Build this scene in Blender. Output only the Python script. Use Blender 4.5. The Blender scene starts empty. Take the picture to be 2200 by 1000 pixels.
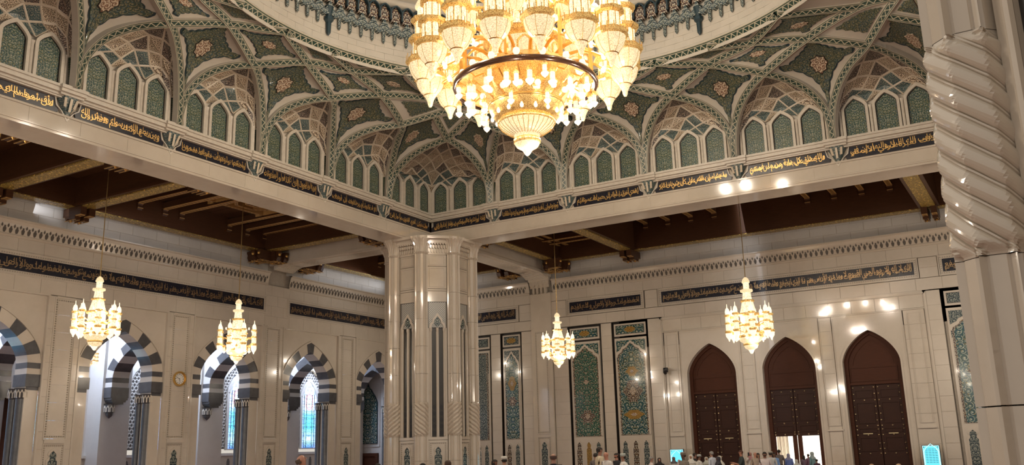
import bpy, math, random
from math import sin, cos, pi, radians, sqrt, atan2, hypot
from mathutils import Vector, Matrix
random.seed(7)
C = bpy.context.scene.collection
SC = bpy.context.scene

# ------------------------------------------------------------------ camera, world, light
EYE = 0.0            # the camera is the origin, the floor lies 1.72 m below it
FLOOR = -1.72
cd = bpy.data.cameras.new('camera'); cam = bpy.data.objects.new('camera', cd); C.objects.link(cam)
rX = Vector((0.51330242, -0.85782101, -0.02576326)); uX = Vector((-0.18947128, -0.14255263, 0.97148308)); fX = Vector((0.83703122, 0.49378322, 0.23570505))
mt = Matrix((( rX.x, uX.x, -fX.x, 0), (rX.y, uX.y, -fX.y, 0), (rX.z, uX.z, -fX.z, 0), (0, 0, 0, 1)))
cam.matrix_world = mt
cd.sensor_width = 36.0; cd.lens = 36.0 * 1952.9 / 2200.0; cd.clip_end = 300; cd.clip_start = 0.1
SC.camera = cam
w = bpy.data.worlds.new('world'); SC.world = w; w.use_nodes = True
w.node_tree.nodes['Background'].inputs[0].default_value = (1.0, 0.92, 0.81, 1)
w.node_tree.nodes['Background'].inputs[1].default_value = 0.55
SC.view_settings.view_transform = 'Standard'; SC.view_settings.look = 'None'
SC.view_settings.exposure = 0.28; SC.view_settings.gamma = 1.0; SC.view_settings.use_curve_mapping = False

def lamp(kind, name, loc, energy, color, size=0.3, size_y=None, target=None):
    l = bpy.data.lights.new(name, kind); l.energy = energy; l.color = color
    if kind == 'AREA':
        l.size = size
        if size_y: l.shape = 'RECTANGLE'; l.size_y = size_y
    else: l.shadow_soft_size = size
    o = bpy.data.objects.new(name, l); C.objects.link(o); o.location = loc
    if target is not None:
        o.rotation_euler = (Vector(target) - Vector(loc)).to_track_quat('-Z', 'Y').to_euler()
    return o
WARM = (1.0, 0.87, 0.70); COOL = (0.62, 0.74, 1.0)
OX, OY = 25.49, 14.01     # centre of the dome
XC, YC = 41.21, 29.73     # far corner of the dome square
YW, XW = 41.58, 53.9      # wall with arches, wall with doors
def bulbs(x, y, z, r, h, watts, n, size=.07, seed=1):
    """The lit bulbs of one chandelier: small lamps spread over its crown."""
    q = random.Random(seed)
    for k in range(n):
        a = 2 * pi * (k + q.random() * .6) / n
        lamp('POINT', 'chandelier_or_fill_bulb', (x + r * cos(a), y + r * sin(a), z + h * q.random()), watts / n, WARM, size)
bulbs(OX - .15, OY + .25, 11.2, 2.85, .3, 1300, 10, .07, 3)
bulbs(OX - .15, OY + .25, 14.4, 2.8, 2.0, 3200, 8, .12, 5)
bulbs(OX - .15, OY + .25, 9.45, .35, .1, 400, 2, .07, 5)
SMALL = [(24.6, 35.65, 4.76, 3.28), (32.6, 35.65, 4.70, 3.36), (47.55, 25.1, 4.76, 3.28), (47.55, 13.65, 4.71, 4.11)]
for (x, y, z, h) in SMALL: bulbs(x, y, z - .1, .62, 2.0, 330, 6, .05, int(x * 10))
for (x, y) in ((47.55, 3), (14.0, 36), (8, 20), (6, 8), (20, -8)): bulbs(x, y, 5, .8, 2.0, 520, 4, .07, int(x + y))  # added fill light out of sight; no chandeliers are built here
bulbs(47.8, 36.0, 5, .8, 2.0, 260, 3, .07, 9)  # one more added fill cluster, hidden behind the middle pillar
# daylight of the windows in the corridor behind the arches
for x in (16.5, 23.5, 30.4, 37.4, 44.4, 51.3):
    lamp('AREA', 'corridor_daylight', (x, 46.6, 7.6), 430, COOL, 3.0, 1.6, (x, 46.2, 0.0))
# daylight on the court outside the open door, and on the threshold
lamp('AREA', 'court_daylight', (59.5, 13.4, 8.0), 5200, (0.86, 0.93, 1.0), 3, 3, (61, 13.4, 0))
lamp('AREA', 'court_daylight', (59.5, 13.4, 2.4), 420, (0.66, 0.76, 1.0), 3, 3, (50, 13.4, -1))
# cove light above the cornice
lamp('AREA', 'cove_light', (28.0, 40.3, 12.2), 30, (0.88, 0.92, 1.0), 20, .5, (29.0, 42.5, 12.0))
lamp('AREA', 'cove_light', (48.0, 40.3, 12.2), 20, (0.88, 0.92, 1.0), 8, .5, (47.5, 42.5, 12.0))
o = lamp('AREA', 'cove_light', (52.6, 15.0, 12.2), 46, (0.88, 0.92, 1.0), .5, 22, (54.8, 17.0, 12.0))
o = lamp('AREA', 'cove_light', (52.6, 36.2, 12.2), 20, (0.88, 0.92, 1.0), .5, 8, (54.8, 35.5, 12.0))

# ------------------------------------------------------------------ node helpers
class NT:
    def __init__(s, name):
        s.m = bpy.data.materials.new(name); s.m.use_nodes = True; s.t = s.m.node_tree
        s.b = s.t.nodes['Principled BSDF']
    def n(s, typ, **kw):
        x = s.t.nodes.new(typ)
        for k, v in kw.items(): setattr(x, k, v)
        return x
    def link(s, a, b): s.t.links.new(a, b)
    def put(s, sock, v):
        if hasattr(v, 'is_linked') or isinstance(v, bpy.types.NodeSocket): s.link(v, sock)
        else: sock.default_value = v
    def ma(s, op, a, b=0.0, c=None):
        x = s.n('ShaderNodeMath', operation=op); s.put(x.inputs[0], a); s.put(x.inputs[1], b)
        if c is not None: s.put(x.inputs[2], c)
        return x.outputs[0]
    def mix(s, f, a, b):
        x = s.n('ShaderNodeMix', data_type='RGBA'); s.put(x.inputs[0], f)
        s.put(x.inputs[6], a if not isinstance(a, tuple) else (*a, 1)); s.put(x.inputs[7], b if not isinstance(b, tuple) else (*b, 1))
        return x.outputs[2]
    def noise(s, vec, scale, det=3, rough=.55):
        x = s.n('ShaderNodeTexNoise'); s.link(vec, x.inputs['Vector']); x.inputs['Scale'].default_value = scale
        x.inputs['Detail'].default_value = det; x.inputs['Roughness'].default_value = rough
        return x.outputs[0]
    def pos(s): return s.n('ShaderNodeNewGeometry').outputs['Position']
    def uv(s): return s.n('ShaderNodeUVMap').outputs[0]
    def obj(s): return s.n('ShaderNodeTexCoord').outputs['Object']
    def sep(s, v):
        x = s.n('ShaderNodeSeparateXYZ'); s.link(v, x.inputs[0]); return x.outputs
    def comb(s, a, b, c=0.0):
        x = s.n('ShaderNodeCombineXYZ'); s.put(x.inputs[0], a); s.put(x.inputs[1], b); s.put(x.inputs[2], c); return x.outputs[0]
    def sm(s, v, lo, hi):
        x = s.n('ShaderNodeMapRange'); s.put(x.inputs[0], v); x.inputs[1].default_value = lo; x.inputs[2].default_value = hi
        x.interpolation_type = 'SMOOTHSTEP'; return x.outputs[0]
    def ramp(s, v, stops, const=False):
        x = s.n('ShaderNodeValToRGB'); s.put(x.inputs[0], v); r = x.color_ramp
        if const: r.interpolation = 'CONSTANT'
        while len(r.elements) < len(stops): r.elements.new(.5)
        for e, (p, c) in zip(r.elements, stops): e.position = p; e.color = (*c, 1)
        return x.outputs[0]
    def vor(s, vec, scale, rnd=1.0, feature='F1', dims='2D'):
        x = s.n('ShaderNodeTexVoronoi', voronoi_dimensions=dims, feature=feature); s.link(vec, x.inputs['Vector'])
        x.inputs['Scale'].default_value = scale; x.inputs['Randomness'].default_value = rnd
        return x.outputs
    def bump(s, h, strength=.3, dist=.02):
        x = s.n('ShaderNodeBump'); x.inputs['Strength'].default_value = strength; x.inputs['Distance'].default_value = dist
        s.link(h, x.inputs['Height']); s.link(x.outputs[0], s.b.inputs['Normal'])
    def out(s, col=None, rough=None, metal=None, spec=None, coat=None, emi=None, es=None):
        b = s.b.inputs
        if col is not None: s.put(b['Base Color'], (*col, 1) if isinstance(col, tuple) else col)
        if rough is not None: s.put(b['Roughness'], rough)
        if metal is not None: b['Metallic'].default_value = metal
        if spec is not None: b['Specular IOR Level'].default_value = spec
        if coat is not None: b['Coat Weight'].default_value = coat; b['Coat Roughness'].default_value = .04
        if emi is not None: s.put(b['Emission Color'], (*emi, 1) if isinstance(emi, tuple) else emi)
        if es is not None: s.put(b['Emission Strength'], es)
        return s.m

def simple(name, col, rough=.5, metal=0.0, var=.12, scale=6.0, emi=None, es=0.0, spec=.5):
    t = NT(name); f = t.noise(t.pos(), scale, 4)
    c2 = tuple(max(0, c * (1 - 2 * var)) for c in col); c1 = tuple(min(1, c * (1 + var)) for c in col)
    c = t.mix(f, c2, c1)
    return t.out(c, rough, metal, spec, None, emi, es if emi else None)

def marble(name, base, vein, rough=.16, spec=.55, coat=.35):
    t = NT(name); p = t.pos()
    n1 = t.noise(p, .9, 5, .6); n2 = t.noise(p, 6.0, 3)
    info = t.n('ShaderNodeObjectInfo').outputs['Random']
    f = t.sm(n1, .42, .62); c = t.mix(t.ma('MULTIPLY', f, .35), base, vein)
    v = t.ma('ADD', t.ma('MULTIPLY', info, .10), t.ma('MULTIPLY', n2, .16))
    c = t.mix(v, c, tuple(x * .78 for x in vein))
    return t.out(c, rough, 0, spec, coat)

def arabesque(name, ground, line, petals, scale=5.0, mirror=True, rough=.3, dense=.12, ground2=None):
    """Vine scrolls and blossoms of glazed tile, laid out in metres on the UV map."""
    t = NT(name); u, v, _ = t.sep(t.uv())
    if mirror: u = t.ma('ABSOLUTE', u)
    P = t.comb(t.ma('MULTIPLY', u, scale), t.ma('MULTIPLY', v, scale))
    o = t.vor(P, 1.0, .55); pv = o['Position']
    d = t.n('ShaderNodeVectorMath', operation='SUBTRACT'); t.link(P, d.inputs[0]); t.link(pv, d.inputs[1])
    dx, dy, _ = t.sep(d.outputs[0]); r = o['Distance']
    a = t.ma('DIVIDE', t.ma('ARCTAN2', dy, dx), 2 * pi)
    sp = t.ma('FRACT', t.ma('ADD', t.ma('ADD', a, t.ma('MULTIPLY', r, 2.3)), 1.0))
    m1 = t.ma('LESS_THAN', t.ma('ABSOLUTE', t.ma('SUBTRACT', sp, .5)), dense)
    m1 = t.ma('MULTIPLY', m1, t.ma('GREATER_THAN', r, .13))
    g = t.mix(t.sm(t.noise(t.uv(), 1.3, 2), .4, .6), ground, ground2 or ground)
    c = t.mix(m1, g, line)
    # blossoms
    o2 = t.vor(P, 1.9, .8)
    e = t.n('ShaderNodeVectorMath', operation='SUBTRACT'); s2 = t.n('ShaderNodeVectorMath', operation='SCALE'); t.link(P, s2.inputs[0]); s2.inputs['Scale'].default_value = 1.0
    t.link(P, e.inputs[0]); t.link(o2['Position'], e.inputs[1]); ex, ey, _ = t.sep(e.outputs[0])
    pet = t.ma('ADD', .17, t.ma('MULTIPLY', t.ma('COSINE', t.ma('MULTIPLY', t.ma('ARCTAN2', ey, ex), 5.0)), .07))
    m2 = t.ma('LESS_THAN', o2['Distance'], pet)
    rc = t.sep(o2['Color'])[0]
    n = len(petals); pc = t.ramp(rc, [(i / n, petals[i]) for i in range(n)], True)
    c = t.mix(m2, c, pc)
    m3 = t.ma('LESS_THAN', o2['Distance'], .055); c = t.mix(m3, c, ground)
    m4 = t.ma('LESS_THAN', r, .12); c = t.mix(m4, c, line)
    t.bump(t.ma('ADD', m1, m2), .35, .01)
    return t.out(c, rough, 0, .5, .2)

M = {}
M['marble'] = marble('cream_marble', (0.60, 0.53, 0.445), (0.51, 0.445, 0.36))
M['marble_cool'] = marble('white_marble', (0.60, 0.57, 0.53), (0.52, 0.49, 0.45), .42, .4, .05)
M['marble_gloss'] = marble('polished_cream_marble', (0.61, 0.535, 0.44), (0.52, 0.445, 0.35), .09, .6, .6)
M['plaster'] = marble('vault_stone', (0.48, 0.44, 0.375), (0.40, 0.365, 0.305), .45, .4, 0)
M['joint'] = simple('joint', (0.42, 0.365, 0.30), .7)
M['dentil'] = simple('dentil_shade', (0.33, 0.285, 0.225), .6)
M['black_stone'] = simple('grey_black_stone', (0.085, 0.083, 0.088), .22, 0, .25, 3)
M['dark_recess'] = simple('dark_recess', (0.03, 0.026, 0.022), .35)
M['green_ara'] = arabesque('green_arabesque', (0.030, 0.070, 0.058), (0.34, 0.34, 0.25), [(0.05, 0.10, 0.20), (0.45, 0.43, 0.33), (0.32, 0.22, 0.05), (0.03, 0.12, 0.12)], 5.5, ground2=(0.045, 0.085, 0.06), dense=.085)
M['kite_ara'] = arabesque('vault_arabesque', (0.036, 0.062, 0.055), (0.24, 0.22, 0.14), [(0.05, 0.12, 0.20), (0.28, 0.22, 0.10), (0.02, 0.08, 0.08)], 5.6, False, .45, .085, (0.048, 0.065, 0.040))
M['cream_ara'] = arabesque('cream_arabesque', (0.52, 0.44, 0.33), (0.12, 0.045, 0.02), [(0.10, 0.05, 0.02), (0.25, 0.08, 0.03), (0.05, 0.05, 0.04)], 5.5, False, .4, .17)
M['white_floral'] = arabesque('white_floral', (0.60, 0.51, 0.38), (0.06, 0.035, 0.02), [(0.08, 0.05, 0.03), (0.16, 0.08, 0.03), (0.04, 0.06, 0.05)], 7.5, True, .4, .19)
M['dark_floral'] = arabesque('dark_floral', (0.035, 0.027, 0.027), (0.50, 0.42, 0.33), [(0.30, 0.26, 0.20), (0.06, 0.09, 0.10), (0.2, 0.1, 0.04)], 7.5, True, .4, .09)
M['teal_floral'] = arabesque('teal_floral', (0.02, 0.065, 0.075), (0.36, 0.34, 0.26), [(0.40, 0.36, 0.26), (0.05, 0.10, 0.14)], 8.5, True, .4, .08)
M['teal_ara'] = arabesque('teal_tile', (0.020, 0.075, 0.085), (0.42, 0.45, 0.36), [(0.55, 0.55, 0.45), (0.03, 0.07, 0.15), (0.30, 0.20, 0.05), (0.06, 0.16, 0.14)], 2.9, True, .14, .10, (0.028, 0.07, 0.06))
M['rose_ara'] = arabesque('rose_tile', (0.022, 0.080, 0.055), (0.30, 0.32, 0.22), [(0.50, 0.25, 0.20), (0.55, 0.52, 0.40), (0.04, 0.10, 0.14), (0.42, 0.15, 0.12)], 3.3, True, .16, .08)
M['brown_ara'] = arabesque('brown_tile', (0.055, 0.022, 0.014), (0.50, 0.46, 0.36), [(0.55, 0.50, 0.38), (0.05, 0.10, 0.09), (0.45, 0.25, 0.05)], 4.4, True, .2, .12)
M['slate_ara'] = arabesque('slate_tile', (0.035, 0.055, 0.060), (0.34, 0.36, 0.30), [(0.40, 0.40, 0.34), (0.10, 0.12, 0.14)], 4.2, True, .18, .11)
M['ochre_ara'] = arabesque('ochre_tile', (0.36, 0.21, 0.045), (0.05, 0.03, 0.015), [(0.6, 0.45, 0.15), (0.1, 0.05, 0.02)], 8.0, True, .2, .1)
M['edge_blue'] = simple('dark_blue_edge', (0.018, 0.040, 0.050), .4)
M['edge_dark'] = simple('dark_edge', (0.02, 0.015, 0.012), .4)
M['frieze_ground'] = simple('midnight_blue_tile', (0.012, 0.012, 0.022), .25)
M['gold_script'] = simple('gold_lettering', (0.80, 0.50, 0.18), .33, .7, .1)
M['gold'] = simple('gilded_metal', (0.86, 0.55, 0.18), .28, .9, .1)
M['brass'] = simple('brass', (0.75, 0.60, 0.35), .3, .9)
M['tan_script'] = simple('tan_lettering', (0.46, 0.31, 0.17), .30, .8, .1)
M['clay'] = simple('frieze_frame_white', (0.62, 0.56, 0.47), .3)
M['cell_edge'] = simple('cell_edge', (0.56, 0.49, 0.39), .4)
M['black'] = simple('black_plastic', (0.012, 0.012, 0.014), .4)

def rib_material():
    """Dark green strip with a pale zigzag and pale edges; u runs along the rib in metres, v across from -1 to 1."""
    t = NT('rib_zigzag'); u, v, _ = t.sep(t.uv())
    tri = t.ma('PINGPONG', u, .16); tri = t.ma('SUBTRACT', t.ma('MULTIPLY', tri, 12.5), 1.0)
    d = t.ma('ABSOLUTE', t.ma('SUBTRACT', t.ma('MULTIPLY', v, 2.0), tri))
    z = t.ma('LESS_THAN', d, .30)
    core = t.mix(z, (0.020, 0.048, 0.036), (0.44, 0.40, 0.29))
    av = t.ma('ABSOLUTE', v)
    e = t.ma('GREATER_THAN', av, .52); c = t.mix(e, core, (0.46, 0.40, 0.30))
    e2 = t.ma('MULTIPLY', t.ma('GREATER_THAN', av, .66), t.ma('LESS_THAN', av, .86))
    c = t.mix(e2, c, (0.028, 0.062, 0.045))
    t.bump(z, .3, .01)
    return t.out(c, .35, 0, .5)
M['rib'] = rib_material()
def dots_material():
    t = NT('rib_side_dots'); o = t.vor(t.uv(), 11.0, .1)
    c = t.mix(t.ma('LESS_THAN', o['Distance'], .24), (0.030, 0.062, 0.048), (0.30, 0.26, 0.12))
    return t.out(c, .35)
M['rib_side'] = dots_material()

def wood(name, c1, c2, rough=.35):
    t = NT(name); x, y, z = t.sep(t.pos())
    P = t.comb(t.ma('MULTIPLY', x, .6), t.ma('MULTIPLY', y, .6), t.ma('MULTIPLY', z, 6.0))
    return t.out(t.mix(t.noise(P, 3.0, 5), c1, c2), rough, 0, .25)
M['wood'] = wood('dark_walnut', (0.042, 0.018, 0.009), (0.088, 0.037, 0.017))
M['door_wood'] = wood('door_mahogany', (0.045, 0.013, 0.005), (0.085, 0.026, 0.011), .6)
M['door_dark'] = wood('door_leaf_brown', (0.026, 0.008, 0.004), (0.048, 0.015, 0.007), .5)
def giltwood():
    t = NT('painted_gilt_wood'); o = t.vor(t.pos(), 7.0, 1.0, 'DISTANCE_TO_EDGE', '3D'); n = t.noise(t.pos(), 9.0, 3)
    c = t.ramp(n, [(.32, (0.09, 0.07, 0.02)), (.45, (0.48, 0.31, 0.07)), (.54, (0.14, 0.13, 0.04)), (.64, (1.0, 0.68, 0.16))])
    c = t.mix(t.ma('LESS_THAN', o['Distance'], .05), c, (0.10, 0.04, 0.01))
    t.bump(n, .5, .03)
    return t.out(c, .35, .15)
M['gilt'] = giltwood()
def joistgilt():
    t = NT('joist_gilt_band'); u, v, _ = t.sep(t.uv())
    k = t.ma('LESS_THAN', t.ma('PINGPONG', u, .12), .055)
    c = t.mix(k, (0.13, 0.06, 0.018), (0.42, 0.24, 0.08))
    c = t.mix(t.ma('GREATER_THAN', t.ma('ABSOLUTE', v), .6), c, (0.50, 0.30, 0.11))
    return t.out(c, .4, .1)
M['joist'] = joistgilt()
def glass(name, col, strength, engraved=True, scale=9.0):
    t = NT(name)
    if engraved:
        n = t.noise(t.obj(), scale * 2.6, 4, .7); f = t.sm(n, .36, .56)
        z = t.sep(t.obj())[2]
        e = t.mix(f, tuple(c * (.55, .45, .36)[i_] for i_, c in enumerate(col)), col)
        return t.out((.30, .20, .10), .2, 0, .5, None, e, strength)
    return t.out((.4, .3, .2), .2, 0, .5, None, col, strength)
M['bowl'] = glass('lit_crystal_bowl', (1.0, 0.80, 0.48), .88, True, 11)
M['drum'] = glass('lit_crystal_tubes', (1.0, 0.86, 0.58), 1.1, True, 7)
M['bulb'] = glass('lit_bulb', (1.0, 0.86, 0.60), 1.1, False)
def lit_gold():
    t = NT('lit_gilt_filigree'); n = t.noise(t.obj(), 34, 4, .7); f = t.sm(n, .42, .55)
    c = t.mix(f, (0.50, 0.27, 0.07), (0.92, 0.64, 0.26))
    e = t.mix(f, (0.10, 0.035, 0.0), (1.0, 0.62, 0.20))
    return t.out(c, .3, .7, .5, None, e, .30)
M['lit_gold'] = lit_gold()
M['pink_glass'] = glass('pink_crystal', (1.0, 0.55, 0.38), 1.2, True, 12)
M['chain'] = simple('gold_rod', (0.45, 0.30, 0.12), .35, .8)

def stained(name, seed):
    t = NT(name); u, v, _ = t.sep(t.uv())
    au = t.ma('ABSOLUTE', u)
    g = t.ramp(t.ma('DIVIDE', v, 4.8), [(0.0, (0.02, 0.10, 0.30)), (.14, (0.45, 0.85, 1.0)), (.3, (0.10, 0.55, 0.75)), (.5, (0.15, 0.65, 0.85)), (.62, (0.75, 0.92, 1.0)), (1.0, (0.80, 0.88, 1.0))])
    o = t.vor(t.comb(au, v), 6.0, .5); rc = t.sep(o['Color'])[0]
    c = t.mix(t.ma('MULTIPLY', t.ma('LESS_THAN', rc, .3), .45), g, (0.15, 0.30, 0.9))
    edge = t.ma('GREATER_THAN', au, .50); c = t.mix(t.ma('MULTIPLY', edge, .5), c, (0.25, 0.35, 0.95))
    dx = au; dy = t.ma('MULTIPLY', t.ma('SUBTRACT', v, 3.35), .62); rr = t.ma('SQRT', t.ma('ADD', t.ma('MULTIPLY', dx, dx), t.ma('MULTIPLY', dy, dy)))
    ring = t.ma('LESS_THAN', t.ma('ABSOLUTE', t.ma('SUBTRACT', rr, .36)), .05); c = t.mix(t.ma('MULTIPLY', ring, .7), c, (0.9, 0.25, 0.35))
    lead = t.vor(t.comb(au, v), 3.3, .6, 'DISTANCE_TO_EDGE')['Distance']
    k = t.ma('GREATER_THAN', lead, .035)
    c = t.mix(k, (0.01, 0.01, 0.04), c)
    return t.out((0.02, 0.04, 0.08), .2, 0, .5, None, c, 1.9)
M['stained'] = stained('stained_glass', 1)
def screenmat():
    t = NT('screen_page'); u, v, _ = t.sep(t.uv())
    b = t.ma('ABSOLUTE', u)
    c = t.ramp(v, [(0, (0.15, 0.75, 0.95)), (1, (0.02, 0.35, 0.55))])
    return t.out((.01, .02, .02), .2, 0, .5, None, c, 1.0)
M['screen'] = screenmat()
M['screen_text'] = simple('screen_ink', (0.0, 0.12, 0.16), .4)
M['screen_pale'] = simple('screen_pale', (0.3, 0.6, 0.7), .4, emi=(0.45, 0.9, 1.0), es=1.0)
M['lattice_bg'] = simple('lattice_ground', (0.16, 0.16, 0.17), .5)
def kufic():
    t = NT('grey_diaper_mosaic'); u, v, _ = t.sep(t.uv())
    a = t.ma('PINGPONG', t.ma('ADD', u, v), .06); b = t.ma('PINGPONG', t.ma('SUBTRACT', u, v), .06)
    m = t.ma('LESS_THAN', t.ma('MINIMUM', a, b), .018)
    return t.out(t.mix(m, (0.20, 0.20, 0.20), (0.50, 0.48, 0.42)), .25)
M['diaper'] = kufic()
def carpet():
    t = NT('carpet_red'); o = t.vor(t.pos(), 1.2, .3, dims='3D')
    return t.out(t.mix(t.sm(o['Distance'], .2, .5), (0.30, 0.18, 0.12), (0.22, 0.10, 0.08)), .9, 0, .1)
M['carpet'] = carpet()

# ------------------------------------------------------------------ geometry helpers
class Frame:
    """Wall frame: u to the right as seen from the room, v up, w towards the room."""
    def __init__(s, o, U, N): s.o = Vector(o); s.U = Vector(U); s.N = Vector(N)
    def p(s, u, v, w=0.0): return s.o + s.U * u + s.N * w + Vector((0, 0, v))
FL = Frame((0, YW, 0), (1, 0, 0), (0, -1, 0))
FR = Frame((XW, 0, 0), (0, -1, 0), (-1, 0, 0))
DL = Frame((0, YC, 0), (1, 0, 0), (0, -1, 0))
DR = Frame((XC, 0, 0), (0, -1, 0), (-1, 0, 0))

class MB:
    def __init__(s): s.v = []; s.f = []; s.uv = []; s.mi = []; s.cur = 0
    def add(s, pts, uvs=None):
        i = len(s.v); s.v += [tuple(p) for p in pts]; s.f.append(tuple(range(i, i + len(pts))))
        s.uv += (uvs if uvs else [(0, 0)] * len(pts)); s.mi.append(s.cur); return s
    def quad(s, a, b, c, d, uvs=None): return s.add((a, b, c, d), uvs)
    def box(s, F, u0, u1, v0, v1, w0, w1, back=False):
        P = [F.p(u, v, w_) for w_ in (w0, w1) for (u, v) in ((u0, v0), (u1, v0), (u1, v1), (u0, v1))]
        L = ((4, 5, 6, 7), (0, 4, 7, 3), (1, 2, 6, 5), (3, 7, 6, 2), (0, 1, 5, 4)) + (((0, 3, 2, 1),) if back else ())
        um = (u0 + u1) / 2
        for f in L:
            uvs = [(((u0, u1, u1, u0)[k % 4]) - um, ((v0, v0, v1, v1)[k % 4])) for k in f]
            s.add([P[k] for k in f], uvs)
        return s
    def cube(s, x0, x1, y0, y1, z0, z1):
        P = [Vector((x, y, z)) for z in (z0, z1) for (x, y) in ((x0, y0), (x1, y0), (x1, y1), (x0, y1))]
        for f in ((0, 3, 2, 1), (4, 5, 6, 7), (0, 1, 5, 4), (1, 2, 6, 5), (2, 3, 7, 6), (3, 0, 4, 7)):
            uvs = []
            lx, ly = x1 - x0, y1 - y0
            for k in f:
                p = P[k]; al = (p.y - y0) if ly > lx else (p.x - x0); ac = ((p.x - x0) / max(lx, 1e-6) if ly > lx else (p.y - y0) / max(ly, 1e-6)) * 2 - 1
                uvs.append((al, ac))
            s.add([P[k] for k in f], uvs)
        return s
    def prism(s, F, poly, w0, w1):
        """Polygon (u, v) given counter-clockwise seen from the room, between w0 and w1."""
        um = (min(p[0] for p in poly) + max(p[0] for p in poly)) / 2
        s.add([F.p(u, v, w1) for u, v in poly], [(u - um, v) for u, v in poly])
        n = len(poly)
        for i in range(n):
            a, b = poly[i], poly[(i + 1) % n]
            s.add([F.p(*a, w0), F.p(*b, w0), F.p(*b, w1), F.p(*a, w1)], [(a[0] - um, a[1]), (b[0] - um, b[1]), (b[0] - um, b[1]), (a[0] - um, a[1])])
        return s
    def band(s, F, inner, outer, w0, w1, closed=False):
        """Strip between two polylines of equal length, raised from w0 to w1."""
        n = len(inner); rng = range(n if closed else n - 1)
        for i in rng:
            j = (i + 1) % n; a, b, c, d = inner[i], inner[j], outer[j], outer[i]
            s.add([F.p(*a, w1), F.p(*b, w1), F.p(*c, w1), F.p(*d, w1)], [a, b, c, d])
            s.add([F.p(*a, w0), F.p(*b, w0), F.p(*b, w1), F.p(*a, w1)]); s.add([F.p(*d, w0), F.p(*c, w0), F.p(*c, w1), F.p(*d, w1)])
        return s
    def lathe(s, prof, n=16, c=(0, 0, 0), a0=0.0, smooth=True):
        i0 = len(s.v); cx, cy, cz = c
        R = []
        for (r, z) in prof:
            R.append([(cx + r * cos(a0 + 2 * pi * k / n), cy + r * sin(a0 + 2 * pi * k / n), cz + z) for k in range(n)])
        for j in range(len(prof) - 1):
            for k in range(n):
                l = (k + 1) % n
                s.add((R[j][k], R[j][l], R[j + 1][l], R[j + 1][k]), [(k / n, prof[j][1]), ((k + 1) / n, prof[j][1]), ((k + 1) / n, prof[j + 1][1]), (k / n, prof[j + 1][1])])
        return s
    def tube(s, pts, r, n=6):
        pts = [Vector(p) for p in pts]; rings = []
        for i, p in enumerate(pts):
            d = (pts[min(i + 1, len(pts) - 1)] - pts[max(i - 1, 0)]).normalized()
            x = d.cross(Vector((0, 0, 1)));
            if x.length < 1e-4: x = Vector((1, 0, 0))
            x.normalize(); y = d.cross(x); rr = r[i] if isinstance(r, (list, tuple)) else r
            rings.append([p + (x * cos(2 * pi * k / n) + y * sin(2 * pi * k / n)) * rr for k in range(n)])
        for a, b in zip(rings, rings[1:]):
            for k in range(n): s.add((a[k], a[(k + 1) % n], b[(k + 1) % n], b[k]))
        s.add(rings[0][::-1]); s.add(rings[-1]); return s
    def mesh(s, name, mats):
        m = bpy.data.meshes.new(name); m.from_pydata(s.v, [], s.f); uvl = m.uv_layers.new(name='UVMap')
        flat = [c for uv in s.uv for c in uv]; uvl.data.foreach_set('uv', flat)
        for x in (mats if isinstance(mats, (list, tuple)) else [mats]): m.materials.append(x)
        if len(m.materials) > 1: m.polygons.foreach_set('material_index', s.mi)
        m.update(); return m
    def build(s, name, mats, parent=None, smooth=False, loc=None):
        m = s.mesh(name, mats)
        if smooth:
            import bmesh
            bm = bmesh.new(); bm.from_mesh(m); bmesh.ops.remove_doubles(bm, verts=bm.verts, dist=1e-4)
            for f in bm.faces: f.smooth = True
            bm.to_mesh(m); bm.free()
        return link(m, name, parent, loc)

STUFF = {'dentil_border', 'gallery_rail', 'glass_tubes', 'round_vent', 'glazing_bars', 'lattice_screen', 'hour_marks', 'page_text', 'gilt_rosette', 'gilt_edge', 'lettering', 'capital_tier', 'joist_end', 'bracket', 'pendant_leaf', 'gilt_posts', 'bowl_ribs', 'drop', 'bracket_arm', 'gilt_band', 'beam_haunch'}
def link(m, name, parent=None, loc=None, rot=None, scale=None):
    o = bpy.data.objects.new(name, m); C.objects.link(o)
    if parent is not None: o.parent = parent
    if loc is not None: o.location = loc
    if rot is not None: o.rotation_euler = rot
    if scale is not None: o.scale = scale
    if name in STUFF: o['kind'] = 'stuff'
    return o
def tag(o, label=None, cat=None, group=None, kind=None):
    if label: o['label'] = label
    if cat: o['category'] = cat
    if group: o['group'] = group
    if kind: o['kind'] = kind
    return o
def empty(name, loc=(0, 0, 0), rz=0.0):
    o = bpy.data.objects.new(name, None); C.objects.link(o); o.location = loc; o.rotation_euler = (0, 0, rz); o.empty_display_size = .2; return o
def struct(name, label, cat='wall', loc=(0, 0, 0)):
    return tag(empty(name, loc), label, cat, None, 'structure')
def copy_tree(o, parent=None):
    c = o.copy(); C.objects.link(c); c.parent = parent
    for ch in [x for x in KIDS.get(o.name, [])]: 
        k = copy_tree(ch, c)
    return c
KIDS = {}
def index_kids():
    KIDS.clear()
    for o in bpy.data.objects:
        if o.parent: KIDS.setdefault(o.parent.name, []).append(o)

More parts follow.
